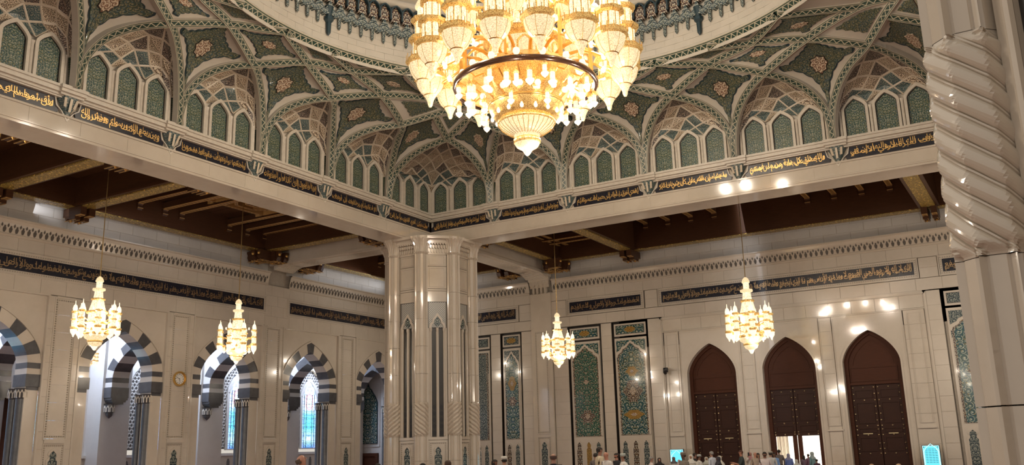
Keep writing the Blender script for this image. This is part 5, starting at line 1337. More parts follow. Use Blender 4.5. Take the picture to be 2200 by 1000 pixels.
m = MB(); m.cube(44.0, 53.0, 29.3, 30.15, 11.775, 11.80); m.build('soffit_panel', M['marble_gloss'], TB)
m = MB()
for k in range(8): a = radians(90 * k / 8); m.cube(XW - .5 - .12 * k, XW - .38 - .12 * k, 28.93, 30.53, 11.8 - .30 * (1 - sin(a)), 11.82)
m.build('beam_haunch', M['marble'], TB)
def scroll(m, x, y, z, dx, dy, h=.62, wd=.30, ln=.9):
    """Carved bracket arm: stepped S-profile running in direction (dx, dy) from its root."""
    prof = [(0, 0), (ln, 0), (ln, -.16 * h), (ln * .9, -.40 * h), (ln * .95, -.60 * h), (ln * .80, -h), (ln * .62, -h * .86), (ln * .5, -h * .95), (0, -h)]
    px, py = -dy, dx
    A = [Vector((x + dx * a + px * wd / 2, y + dy * a + py * wd / 2, z + b)) for a, b in prof]; B = [Vector((x + dx * a - px * wd / 2, y + dy * a - py * wd / 2, z + b)) for a, b in prof]
    m.add(A); m.add(B[::-1])
    for i in range(len(A)): j = (i + 1) % len(A); m.add((A[i], A[j], B[j], B[i]))
def bracket(g, x, y, dirs, z=12.4):
    """Cluster of carved arms below the end of a beam, with gilt rosettes."""
    m = MB()
    for (dx, dy, off) in dirs: scroll(m, x + (-dy) * off, y + dx * off, z, dx, dy)
    b = m.build('bracket', M['wood'], g)
    for (dx, dy, off) in dirs:
        m = MB(); x1, y1 = x + (-dy) * off + dx * .86, y + dx * off + dy * .86
        m.lathe([(0, .10), (.06, .09), (.09, 0), (.06, -.09), (0, -.10)], 8, (x1, y1, z - .2)); m.lathe([(0, .08), (.05, .07), (.07, 0), (0, -.08)], 8, (x + (-dy) * off + dx * .55, y + dx * off + dy * .55, z - .62)); m.build('gilt_rosette', M['gold'], b)
        m = MB(); px, py = -dy, dx
        for s in (-1, 1):
            ax, ay = x + px * (off + s * .11), y + py * (off + s * .11)
            m.cube(min(ax, ax + dx * .85) - .012, max(ax, ax + dx * .85) + .012, min(ay, ay + dy * .85) - .012, max(ay, ay + dy * .85) + .012, z - .645, z - .615)
        m.build('gilt_edge', M['joist'], b)
def wood_ceiling(name, label, x0, x1, y0, y1, deck, girders=(), gdir='y', joists=(), jz=13.4, ring=None, jdir='y', cap=True):
    g = struct(name, label, 'ceiling'); fw = .85
    m = MB(); m.cube(x0 - .4, x1 + .4, y0 - .4, y1 + .4, deck, deck + .1); m.build('deck', M['wood'], g)
    for k in range(int((x1 - x0) / .9) if jdir == 'y' else int((y1 - y0) / .9)):   # planks of the deck
        m = MB()
        if jdir == 'y': a = x0 + k * .9; m.cube(a + .02, a + .86, y0, y1, deck - .05, deck)
        else: a = y0 + k * .9; m.cube(x0, x1, a + .02, a + .86, deck - .05, deck)
        m.build('deck_plank', M['wood'], g)
    for (a, b, c, d) in ((x0, x1, y0, y0 + fw), (x0, x1, y1 - fw, y1), (x0, x0 + fw, y0 + fw, y1 - fw), (x1 - fw, x1, y0 + fw, y1 - fw)):
        m = MB(); m.cube(a, b, c, d, 12.5, deck); q = m.build('edge_beam', M['wood'], g)
        m = MB(); m.cube(a + .03, b - .03, c + .03, d - .03, 12.44, 12.5); m.build('edge_moulding', M['wood'], q)
        m = MB(); m.cube(a + .10, b - .10, c + .10, d - .10, 12.405, 12.45); m.build('gilt_panel', M['gilt'], q)
    for (c, wd) in girders:
        m = MB()
        if gdir == 'y': m.cube(c - wd / 2, c + wd / 2, y0 + .1, y1 - .1, 12.46, deck); q = m.build('girder', M['wood'], g); m = MB(); m.cube(c - wd / 2 - .05, c + wd / 2 + .05, y0 + .2, y1 - .2, 12.42, 12.56); m.build('girder_moulding', M['wood'], q); m = MB(); m.cube(c - wd * .36, c + wd * .36, y0 + 1.2, y1 - 1.0, 12.36, 12.43)
        else: m.cube(x0 + .1, x1 - .1, c - wd / 2, c + wd / 2, 12.46, deck); q = m.build('girder', M['wood'], g); m = MB(); m.cube(x0 + .2, x1 - .2, c - wd / 2 - .05, c + wd / 2 + .05, 12.42, 12.56); m.build('girder_moulding', M['wood'], q); m = MB(); m.cube(x0 + 1.0, x1 - 1.2, c - wd * .36, c + wd * .36, 12.36, 12.43)
        m.build('gilt_panel', M['gilt'], q)
    for (c, a, b) in joists:
        m = MB(); h = .13
        if jdir == 'y': m.cube(c - h, c + h, a, b, jz, jz + .32); q = m.build('joist', M['wood'], g); m = MB(); m.cube(c - h - .02, c + h + .02, a, b, jz - .03, jz); m.build('gilt_band', M['joist'], q)
        else: m.cube(a, b, c - h, c + h, jz, jz + .32); q = m.build('joist', M['wood'], g); m = MB(); m.cube(a, b, c - h - .02, c + h + .02, jz - .03, jz); m.build('gilt_band', M['joist'], q)
        m = MB()
        for e, sg in ((b, -1), (a, 1)):
            if jdir == 'y': scroll(m, c, e, jz + .02, 0, sg, .42, .30, .42)
            else: scroll(m, e, c, jz + .02, sg, 0, .42, .30, .42)
        q2 = m.build('joist_end', M['wood'], q); m = MB()
        for e, sg in ((b, -1), (a, 1)):
            for z_ in (jz - .06, jz - .30):
                if jdir == 'y': m.cube(c - .16, c + .16, e + sg * .40 - .02, e + sg * .40 + .02, z_ - .015, z_ + .015)
                else: m.cube(e + sg * .40 - .02, e + sg * .40 + .02, c - .16, c + .16, z_ - .015, z_ + .015)
        m.build('gilt_edge', M['joist'], q)
    if ring:
        cx, cy, rr, z = ring
        for k in range(8):
            a, b = pi / 8 + k * pi / 4, pi / 8 + (k + 1) * pi / 4
            for f in (1.0, .6):
                m = MB(); p, q = Vector((cx + rr * f * cos(a), cy + rr * f * sin(a), z)), Vector((cx + rr * f * cos(b), cy + rr * f * sin(b), z)); L = (q - p).length
                d = (q - p).normalized(); nn = Vector((-d.y, d.x, 0)) * .09; up = Vector((0, 0, .25))
                m.quad(p - nn, p + nn, q + nn, q - nn, [(0, -1), (0, 1), (L, 1), (L, -1)]); m.quad(p + nn, p + nn + up, q + nn + up, q + nn); m.quad(p - nn, p - nn + up, q - nn + up, q - nn); m.build('octagon_bar', M['joist'], g)
        for s in (-1, 1):
            for (dx, dy) in ((1, 0), (0, 1)):
                m = MB(); ox, oy = cx + dy * s * rr * 1.15, cy + dx * s * rr * 1.15; m.cube(ox - (rr * 1.5 if dx else .10), ox + (rr * 1.5 if dx else .10), oy - (rr * 1.5 if dy else .10), oy + (rr * 1.5 if dy else .10), z - .05, z + .25); m.build('square_bar', M['joist'], g)
                m = MB()
                for t in range(9):
                    a = -pi / 3 + t * pi / 12; 
                m.lathe([(.0, -.03), (.10, -.02), (.0, .05)], 8, (ox + dy * s * .9, oy + dx * s * .9, z + .3)); m.build('gilt_rosette', M['gold'], g)
    return g
cl = wood_ceiling('ceiling_wood', 'dark carved wooden ceiling over the left aisle', 12.0, 39.75, 31.35, 41.35, 13.9, ((22.5, .95), (26.72, .95), (18.2, .95)), 'y',
                  [(c, 31.95, 40.8) for c in (28.4, 29.9, 31.5, 32.6, 36.0, 37.4, 38.8)] + [(c, 31.95, 40.8) for c in (14.0, 15.4)], 13.4, (34.2, 35.9, 1.5, 13.55))
D2 = ((0, 1, -.24), (0, 1, .24))
for x in (18.2, 22.5, 26.72):
    bracket(cl, x, 40.55, D2)
    m = MB(); 
    for s in (-1, 1): m.cube(x + s * .24 - .16, x + s * .24 + .16, 40.1, 41.5, 11.98, 12.4)
    m.build('bracket_arm', M['wood'], cl); m = MB()
    for s in (-1, 1): m.cube(x + s * .24 - .13, x + s * .24 + .13, 40.15, 41.45, 11.94, 11.98)
    m.build('gilt_band', M['joist'], cl); bracket(cl, x, 32.4, ((0, -1, -.24), (0, -1, .24)))
bracket(cl, 39.3, 40.8, ((1, 0, 0), (0, 1, 0), (1, 0, -.55), (0, 1, .55), (-1, 0, .3), (0, -1, .3), (-1, 0, -.2), (0, -1, .9)))
bracket(cl, 39.3, 32.1, ((1, 0, 0), (0, -1, 0), (1, 0, .5), (-1, 0, 0), (0, 1, 0), (-1, 0, -.5)))
cr = wood_ceiling('ceiling_wood', 'dark carved wooden ceiling over the right aisle before the doors', 42.85, 53.60, -6.0, 28.40, 14.6, ((22.55, .95), (4.75, .95)), 'x',
                  [(c, 43.4, 53.05) for c in (21.2, 19.7, 18.2, 16.7, 11.1, 9.6, 8.1, 6.6)], 14.0, (47.6, 13.8, 2.0, 14.2), 'x')
for c in (24.4, 26.9, 27.5):
    m = MB(); m.cube(43.4, 53.0, c - .1, c + .1, 13.4, 13.7); q = m.build('joist', M['wood'], cr); m = MB(); m.cube(43.4, 53.0, c - .12, c + .12, 13.37, 13.4); m.build('gilt_band', M['joist'], q)
for c in (44.6, 45.6, 50.6, 51.6):
    m = MB(); m.cube(c - .1, c + .1, 23.0, 27.9, 13.3, 13.6); q = m.build('joist', M['wood'], cr); m = MB(); m.cube(c - .12, c + .12, 23.0, 27.9, 13.27, 13.3); m.build('gilt_band', M['joist'], q)
for k in range(8):
    a, b = pi / 8 + k * pi / 4, pi / 8 + (k + 1) * pi / 4; m = MB(); m.tube([(47.9 + 1.5 * cos(a), 25.4 + 1.5 * sin(a), 13.5), (47.9 + 1.5 * cos(b), 25.4 + 1.5 * sin(b), 13.5)], .08, 4); m.build('octagon_bar', M['joist'], cr)
for y in (22.55, 4.75):
    bracket(cr, 52.75, y, ((1, 0, -.24), (1, 0, .24))); m = MB()
    for s in (-1, 1): m.cube(52.3, 53.8, y + s * .24 - .16, y + s * .24 + .16, 11.98, 12.4)
    m.build('bracket_arm', M['wood'], cr); m = MB()
    for s in (-1, 1): m.cube(52.35, 53.75, y + s * .24 - .13, y + s * .24 + .13, 11.94, 11.98)
    m.build('gilt_band', M['joist'], cr)
bracket(cr, 52.9, 27.9, ((1, 0, 0), (0, 1, 0), (1, 0, -.55), (0, 1, -.55), (-1, 0, .3), (0, -1, .3), (-1, 0, -.2), (0, -1, -.9)))
bracket(cr, 43.5, 27.9, ((-1, 0, 0), (0, 1, 0), (1, 0, 0), (0, -1, 0), (0, 1, .5)))
cc = wood_ceiling('ceiling_wood', 'dark carved wooden ceiling behind the middle pillar', 42.6, 53.6, 31.1, 41.3, 13.9, (), 'y', [(c, 31.7, 40.8) for c in (44.5, 46, 49.8, 51.4)], 13.4, (48.0, 36.0, 1.5, 13.55))
for (x, y, sx, sy) in ((43.05, 40.8, -1, 1), (53.1, 40.8, 1, 1), (53.1, 31.6, 1, -1), (43.05, 31.6, -1, -1)): bracket(cc, x, y, ((sx, 0, 0), (0, sy, 0), (-sx, 0, .2), (0, -sy, .2), (sx, 0, .5 * sx * -sy), (0, sy, -.5), (-sx, 0, -.4)))
# roof over everything the camera cannot see past
RF = struct('ceiling_roof', 'closed roof above the aisles', 'ceiling'); m = MB()
m.cube(9, 58, 31.25, 49, 14.9, 15.1); m.cube(42.75, 58, -10, 31.3, 14.9, 15.1); m.build('roof_slab', M['joint'], RF)
m = MB(); m.cube(8, 60, YW + .16, YW + .3, 7.8, 15); m.cube(XW + .16, XW + .3, -10, 50, 8.1, 15); m.build('roof_wall', M['joint'], RF)

# ------------------------------------------------------------------ chandeliers
def lantern_parts():
    P = {}
    m = MB(); m.lathe([(0, 0), (.05, .02), (.085, .10), (.10, .20), (.15, .32), (.21, .43)], 16); P['tip'] = m.mesh('glass_tip', M['bowl'])
    m = MB(); m.lathe([(.22, .45), (.36, .60), (.45, .78), (.49, .95), (.49, 1.02)], 16); P['bowl'] = m.mesh('glass_bowl', M['bowl'])
    m = MB(); m.lathe([(.50, 1.0), (.60, 1.05), (.60, 1.14), (.54, 1.17), (.54, 1.24), (.38, 1.24)], 8); P['ring'] = m.mesh('lantern', M['lit_gold'])
    m = MB()
    for k in range(16):
        a = k * pi / 8; m.cube(.57 * cos(a) - .012, .57 * cos(a) + .012, .57 * sin(a) - .012, .57 * sin(a) + .012, 1.14, 1.34)
    P['rail'] = m.mesh('gallery_rail', M['gold'])
    m = MB()
    for k in range(8):
        a = k * pi / 4; m.lathe([(.085, 1.24), (.085, 1.82)], 6, (.27 * cos(a), .26 * sin(a), 0))
    P['drum'] = m.mesh('glass_tubes', M['drum'])
    m = MB()
    for k in range(8):
        a = (k + .5) * pi / 4; m.lathe([(.018, 1.22), (.018, 1.84)], 4, (.33 * cos(a), .33 * sin(a), 0)); m.lathe([(.016, 2.0), (.016, 2.56)], 4, (.28 * cos(a), .28 * sin(a), 0))
    m.lathe([(.14, 1.24), (.14, 2.55)], 8); P['posts'] = m.mesh('gilt_posts', M['lit_gold'])
    m = MB()
    for k in range(8):
        a = (k + .5) * pi / 4; ca, sa = cos(a), sin(a); m.tube([(r * ca * 1.01, r * sa * 1.01, z) for r, z in ((.22, .45), (.36, .60), (.45, .78), (.49, .95), (.50, 1.02))], .009, 4)
    m.lathe([(.215, .42), (.245, .44), (.215, .47)], 16); P['ribs'] = m.mesh('bowl_ribs', M['gold'])
    m = MB(); m.lathe([(.36, 1.80), (.50, 1.86), (.50, 1.98), (.44, 2.0), (.32, 2.03)], 8); P['r2'] = m.mesh('gallery_ring', M['lit_gold'])
    m = MB()
    for k in range(8):
        a = k * pi / 4; m.lathe([(.07, 2.03), (.07, 2.55)], 6, (.22 * cos(a), .22 * sin(a), 0))
    P['d2'] = m.mesh('glass_tubes', M['drum'])
    m = MB(); m.lathe([(.32, 2.53), (.42, 2.58), (.42, 2.70), (.28, 2.73)], 8); P['r3'] = m.mesh('gallery_ring', M['lit_gold'])
    m = MB(); m.lathe([(.20, 2.73), (.20, 3.12)], 10); P['d3'] = m.mesh('glass_tubes', M['drum'])
    m = MB(); m.lathe([(.28, 3.12), (.28, 3.2), (.22, 3.35), (.10, 3.5), (.02, 3.56), (.01, 3.8)], 12); P['dome'] = m.mesh('glass_dome', M['bowl'])
    return P
LPt = lantern_parts()
def lantern(g, x, y, z, rot=0.0, s=1.0):
    p = link(LPt['ring'], 'lantern', g, (x, y, z), (0, 0, rot), (s, s, s))
    for k in ('tip', 'bowl', 'rail', 'drum', 'r2', 'd2', 'r3', 'd3', 'dome', 'posts', 'ribs'): link(LPt[k], LPt[k].name.split('.')[0], p)
    return p
CH = tag(empty('great_chandelier', (OX - .15, OY + .25, 9.78)), 'enormous gold and crystal chandelier hanging in the middle of the dome', 'chandelier'); zb = 9.88
for k in range(16):
    a = radians(180 + 28.8 + 8.5 + 22.5 * k); lantern(CH, 3.48 * cos(a), 3.48 * sin(a), 11.98 - zb, a)
def lz(prof): return [(r, z - zb) for r, z in prof]
def cpart(prof, name, mat, n=24, parent=CH, smooth=True, loc=(0, 0, 0)):
    m = MB(); m.lathe(lz(prof), n, loc); return m.build(name, M[mat], parent, smooth)
cpart([(0, 9.78), (.04, 9.80), (.10, 9.86), (.16, 9.97), (.20, 10.0)], 'crystal_finial', 'pink_glass', 12)
b1 = cpart([(.20, 10.0), (.36, 10.10), (.43, 10.22)], 'neck_bowl', 'bowl', 20); cpart([(.43, 10.22), (.46, 10.25), (.46, 10.36), (.43, 10.40)], 'neck_ring', 'lit_gold', 20)
b2 = cpart([(.42, 10.40), (.44, 10.52), (.62, 10.60), (.84, 10.76), (.95, 10.90)], 'ribbed_bowl', 'bowl', 32)
cpart([(.95, 10.90), (.99, 10.93), (.99, 11.0), (.90, 11.03)], 'bowl_ring', 'lit_gold', 32)
b3 = cpart([(.90, 11.03), (1.08, 11.14), (1.22, 11.32), (1.29, 11.50)], 'basket', 'lit_gold', 32); cpart([(1.29, 11.50), (1.33, 11.50), (1.33, 11.56), (1.25, 11.58)], 'basket_rim', 'gold', 32)
for k in range(32):
    a = 2 * pi * k / 32; m = MB(); m.tube([(.45 * cos(a), .45 * sin(a), 10.50 - zb), (.63 * cos(a), .63 * sin(a), 10.59 - zb), (.86 * cos(a), .86 * sin(a), 10.75 - zb), (.97 * cos(a), .97 * sin(a), 10.90 - zb)], .010, 4)
    m.build('bowl_rib', M['gold'], b2)
for k in range(16):                      # lit pendants round the basket and the upright pointed plates above it
    a = 2 * pi * k / 16; m = MB(); m.lathe([(0, -.10), (.05, -.07), (.07, .0), (.02, .12), (0, .13)], 8, (1.17 * cos(a), 1.17 * sin(a), 11.17 - zb)); m.build('small_bulb', M['bulb'], b3)
    a2 = a + pi / 16; m = MB(); F = Frame((1.30 * cos(a2), 1.30 * sin(a2), 0), (-sin(a2), cos(a2), 0), (cos(a2), sin(a2), 0)); z = 11.58 - zb
    m.add((F.p(-.17, z, 0), F.p(.17, z, 0), F.p(0, z + .48, .38))); m.add((F.p(.17, z, -.03), F.p(-.17, z, -.03), F.p(0, z + .48, .34))); m.build('pointed_plate', M['lit_gold'], CH)
    m = MB(); m.lathe([(0, -.11), (.08, -.08), (.11, 0), (.08, .08), (0, .11)], 12, (1.50 * cos(a), 1.50 * sin(a), 11.82 - zb)); m.build('globe_bulb', M['bulb'], CH, True)
cpart([(1.25, 11.58), (1.45, 11.9), (1.3, 12.2), (1.0, 12.5), (1.0, 12.62)], 'inner_drum', 'lit_gold', 32)
cpart([(1.0, 12.5), (1.6, 12.58), (2.1, 12.46), (2.36, 12.24)], 'canopy_soffit', 'lit_gold', 32)
rim = cpart([(2.34, 12.20), (2.46, 12.18), (2.50, 12.27), (2.46, 12.36), (2.36, 12.34)], 'dark_rim', 'rim', 48) if 'rim' in M else None
M['rim'] = simple('dark_bronze', (0.05, 0.022, 0.012), .22, .6)
rim = cpart([(2.34, 12.20), (2.46, 12.18), (2.50, 12.27), (2.46, 12.36), (2.36, 12.34)], 'dark_rim', 'rim', 48)
for k in range(16):
    a = 2 * pi * k / 16; m = MB()
    m.tube([(1.45 * cos(a), 1.45 * sin(a), 12.1 - zb), (1.75 * cos(a), 1.75 * sin(a), 12.35 - zb), (2.1 * cos(a), 2.1 * sin(a), 12.15 - zb), (2.35 * cos(a), 2.35 * sin(a), 12.28 - zb)], .03, 5); m.build('scroll_arm', M['gold'], CH)
    a3 = a + pi / 16; m = MB(); F = Frame((2.40 * cos(a3), 2.40 * sin(a3), 0), (-sin(a3), cos(a3), 0), (cos(a3), sin(a3), 0)); z = 12.36 - zb
    m.quad(F.p(-.16, z, 0), F.p(.16, z, 0), F.p(.40, z + .50, -.72), F.p(-.40, z + .50, -.72)); m.build('tapered_plate', M['lit_gold'], CH)
    m = MB(); m.lathe([(0, -.12), (.09, -.09), (.12, 0), (.09, .09), (0, .12)], 12, (2.18 * cos(a), 2.18 * sin(a), 12.62 - zb)); m.build('globe_bulb', M['bulb'], CH, True)
def lamplet(g, x, y, z, s=1.0):
    """Small hanging lamp: cone glass, lit cylinder and gilt cap."""
    global LAMP
    if 'LAMP' not in globals():
        a = MB(); a.lathe([(0, 0), (.02, .02), (.10, .10), (.15, .18), (.15, .21), (.10, .23)], 10); b = MB(); b.lathe([(.09, .23), (.09, .52)], 8); c = MB(); c.lathe([(.11, .52), (.12, .58), (.08, .68), (.02, .74), (.01, .85)], 10)
        LAMP = (c.mesh('lamp_cap', M['lit_gold']), a.mesh('lamp_glass', M['bulb']), b.mesh('lamp_tube', M['drum']))
    p = link(LAMP[0], 'hanging_lamp', g, (x, y, z), None, (s, s, s)); link(LAMP[1], 'lamp_glass', p); link(LAMP[2], 'lamp_tube', p)
for k in range(16):
    a = 2 * pi * (k + .5) / 16; lamplet(CH, 1.95 * cos(a), 1.95 * sin(a), 11.50 - zb, 1.0)
for k in range(16):
    a = 2 * pi * k / 16; lamplet(CH, 2.32 * cos(a), 2.32 * sin(a), 11.32 - zb if k % 2 else 11.62 - zb, .85)
for k in range(8):
    a = 2 * pi * (k + .25) / 8; lamplet(CH, 1.55 * cos(a), 1.55 * sin(a), 11.05 - zb, .8)
# central tower
cpart([(1.15, 12.62), (1.55, 12.72), (1.58, 12.92), (1.48, 12.98)], 'tower_skirt', 'lit_gold', 24); T1 = cpart([(1.18, 12.98), (1.18, 13.72)], 'tower_drum', 'bowl', 24)
for k in range(12):
    a = 2 * pi * k / 12; F = Frame((1.20 * cos(a), 1.20 * sin(a), -zb), (-sin(a), cos(a), 0), (cos(a), sin(a), 0)); A = [(-.20, 13.05)] + arch(-.20, .20, 13.35, 13.62, 4, .5) + [(.20, 13.05)]; m = MB(); m.band(F, A, [(x * 1.35, y + (.04 if y > 13.1 else 0)) for x, y in A], 0, .06); m.build('arcade_arch', M['lit_gold'], T1)
cpart([(1.18, 13.72), (1.42, 13.80), (1.42, 14.0), (1.1, 14.06)], 'tower_ring', 'lit_gold', 24); cpart([(1.02, 14.06), (1.02, 14.95)], 'tower_drum', 'drum', 24); cpart([(1.05, 14.95), (1.25, 15.0), (1.25, 15.2), (.9, 15.3)], 'tower_ring', 'lit_gold', 24)
cpart([(.85, 15.3), (.85, 16.2), (1.0, 16.25), (1.0, 16.4), (.6, 16.5), (.6, 17.3), (.3, 17.8), (.05, 18.3), (.04, 27)], 'tower_spire', 'lit_gold', 16)
for k in range(16):
    a = radians(180 + 28.8 + 8.5 + 22.5 * k); ca, sa = cos(a), sin(a)
    for (z, dz) in ((13.05, .28), (14.2, .25)):
        m = MB(); pts = [(r * ca, r * sa, z - zb + dz * sin((r - 1.2) * 2.2)) for r in (1.2, 1.6, 2.0, 2.4, 2.7, 3.0, 3.2)]; m.tube(pts, [.05, .06, .05, .04, .045, .05, .05], 6); m.build('scroll_arm', M['gold'], CH)
    m = MB(); m.lathe([(0, -.1), (.08, -.05), (.1, .05), (.03, .15)], 8, (2.75 * ca, 2.75 * sa, 12.95 - zb)); m.build('globe_bulb', M['bulb'], CH, True)
    if k % 2: m = MB(); m.cube(2.3 * ca - .05, 2.3 * ca + .05, 2.3 * sa - .05, 2.3 * sa + .05, 12.5 - zb, 14.4 - zb); m.build('bracket_post', M['gold'], CH)
for k in range(8):
    a = 2 * pi * (k + .5) / 8; lantern(CH, 2.3 * cos(a), 2.3 * sin(a), 13.6 - zb, a, .72)

def small_chandelier(x, y, z, h, label, ntop=14.3):
    g = tag(empty('chandelier', (x, y, z)), label, 'chandelier', None if True else ''); s = h / 3.3
    def part(prof, name, mat, n=12, loc=(0, 0, 0), parent=g): m = MB(); m.lathe([(r * s, z_ * s) for r, z_ in prof], n, loc); return m.build(name, M[mat], parent, True)
    part([(0, 0), (.05, .03), (.10, .12), (.13, .18)], 'glass_tip', 'bulb'); part([(.13, .18), (.26, .26), (.30, .36)], 'lower_bowl', 'bowl'); part([(.30, .36), (.33, .38), (.33, .43), (.28, .45)], 'gilt_ring', 'lit_gold')
    part([(.28, .45), (.44, .55), (.50, .68)], 'main_bowl', 'bowl', 16); part([(.50, .68), (.54, .70), (.54, .78), (.42, .80)], 'gilt_ring', 'lit_gold', 16)
    part([(.38, .80), (.38, 1.15)], 'glass_drum', 'drum', 12); part([(.38, 1.15), (.46, 1.18), (.46, 1.25), (.36, 1.27)], 'gilt_ring', 'lit_gold', 12); part([(.36, 1.27), (.36, 1.6)], 'glass_drum', 'drum'); part([(.38, 1.6), (.46, 1.64), (.46, 1.72), (.34, 1.74)], 'gilt_ring', 'lit_gold')
    part([(.36, 1.74), (.30, 1.95), (.24, 2.2)], 'glass_cone', 'drum'); part([(.24, 2.2), (.30, 2.23), (.30, 2.29), (.20, 2.31)], 'gilt_ring', 'lit_gold'); part([(.20, 2.31), (.17, 2.62)], 'glass_drum', 'drum')
    part([(.18, 2.62), (.27, 2.66), (.27, 2.74), (.15, 2.77)], 'gilt_ring', 'bowl'); part([(.13, 2.77), (.13, 3.05)], 'glass_drum', 'drum'); part([(.17, 3.05), (.17, 3.1), (.12, 3.22), (.04, 3.29), (0, 3.3)], 'glass_dome', 'bowl')
    sid = []
    for prof, nm, mt_ in (([(.13, .42), (.16, .46), (.16, .50), (.12, .52)], 'side_lantern', 'lit_gold'), ([(0, .05), (.025, .08), (.05, .16), (.12, .26), (.14, .40)], 'glass_tip', 'bulb'), ([(.11, .52), (.11, .78)], 'glass_tubes', 'drum'), ([(.11, .78), (.15, .80), (.15, .85), (.10, .87)], 'gilt_ring', 'lit_gold'),
                          ([(.10, .87), (.10, 1.10)], 'glass_tubes', 'drum'), ([(.10, 1.10), (.15, 1.13), (.15, 1.19), (.08, 1.21)], 'gilt_ring', 'lit_gold'), ([(.085, 1.21), (.10, 1.32), (.07, 1.44), (.02, 1.50), (.01, 1.66)], 'glass_dome', 'bulb')):
        m = MB(); m.lathe([(r * s, z_ * s) for r, z_ in prof], 10); sid.append((m.mesh(nm, M[mt_]), nm))
    for k in range(8):
        a = 2 * pi * k / 8 + x; R_ = .88 * s; p = link(sid[0][0], 'side_lantern', g, (R_ * cos(a), R_ * sin(a), .50 * s), (0, 0, a))
        for me, nm in sid[1:]: link(me, nm, p)
        m = MB(); m.tube([(.40 * s * cos(a), .40 * s * sin(a), 1.2 * s), (.6 * s * cos(a), .6 * s * sin(a), 1.32 * s), (R_ * cos(a), R_ * sin(a), 1.30 * s)], .02, 5); m.build('arm', M['gold'], g); m = MB(); m.tube([(.4 * s * cos(a), .4 * s * sin(a), .9 * s), (R_ * cos(a), R_ * sin(a), .95 * s)], .018, 5); m.build('arm', M['gold'], g)
        lamplet(g, .60 * s * cos(a + .4), .60 * s * sin(a + .4), .55 * s, .55 * s)
        m = MB(); m.lathe([(0, -.05), (.04, 0), (.03, .06), (0, .1)], 8, (.55 * s * cos(a + .4), .55 * s * sin(a + .4), 1.78 * s)); m.build('candle_bulb', M['bulb'], g)
    m = MB(); m.tube([(0, 0, h), (0, 0, ntop - z)], .022, 6); m.build('hanging_rod', M['chain'], g)
    return g
lab = ['crystal chandelier hanging before the left wall, leftmost of the four small ones', 'crystal chandelier hanging before the left wall beside the wall clock', 'crystal chandelier hanging just right of the middle pillar', 'crystal chandelier hanging in front of the portal with the brown doors']
for (x, y, z, h), l, t in zip(SMALL, lab, (13.9, 13.9, 14.6, 14.6)): small_chandelier(x, y, z, h, l, t)
g = small_chandelier(30.8, 45.2, 4.9, 1.9, 'small crystal lamp hanging in the corridor behind the second arch', 7.75)

# ------------------------------------------------------------------ small things on the walls
ck = tag(empty('wall_clock', (33.99, YW - .02, 4.43)), 'round gold-rimmed wall clock with white face on the left wall', 'clock'); F = Frame((0, 0, 0), (1, 0, 0), (0, -1, 0))
m = MB(); ci = [(.30 * cos(2 * pi * k / 32), .30 * sin(2 * pi * k / 32)) for k in range(32)]; co = [(x * 1.36, y * 1.36) for x, y in ci]; cm = [(x * 1.18, y * 1.18) for x, y in ci]
m.band(F, ci, cm, .0, .06, True); m.build('inner_rim', M['gold'], ck); m = MB(); m.band(F, cm, co, .0, .10, True); m.build('rim', M['gold'], ck)
m = MB(); m.prism(F, ci, .01, .035); dial = m.build('dial', simple('white_dial', (.75, .72, .66), .3), ck)
m = MB()
for k in range(12):
    a = k * pi / 6; r0, r1 = (.215, .27); d = .012 if k % 3 else .02; p = (cos(a), sin(a)); n = (-sin(a), cos(a)); m.prism(F, [(p[0] * r0 - n[0] * d, p[1] * r0 - n[1] * d), (p[0] * r1 - n[0] * d, p[1] * r1 - n[1] * d), (p[0] * r1 + n[0] * d, p[1] * r1 + n[1] * d), (p[0] * r0 + n[0] * d, p[1] * r0 + n[1] * d)], .035, .04)
m.build('hour_marks', M['black'], dial)
for a, L in ((radians(-80), .17), (radians(160), .22)):
    m = MB(); p = (cos(a), sin(a)); n = (-sin(a), cos(a)); m.prism(F, [(-p[0] * .03 - n[0] * .012, -p[1] * .03 - n[1] * .012), (p[0] * L - n[0] * .008, p[1] * L - n[1] * .008), (p[0] * L + n[0] * .008, p[1] * L + n[1] * .008), (-p[0] * .03 + n[0] * .012, -p[1] * .03 + n[1] * .012)], .042, .048); m.build('hand', M['black'], dial)
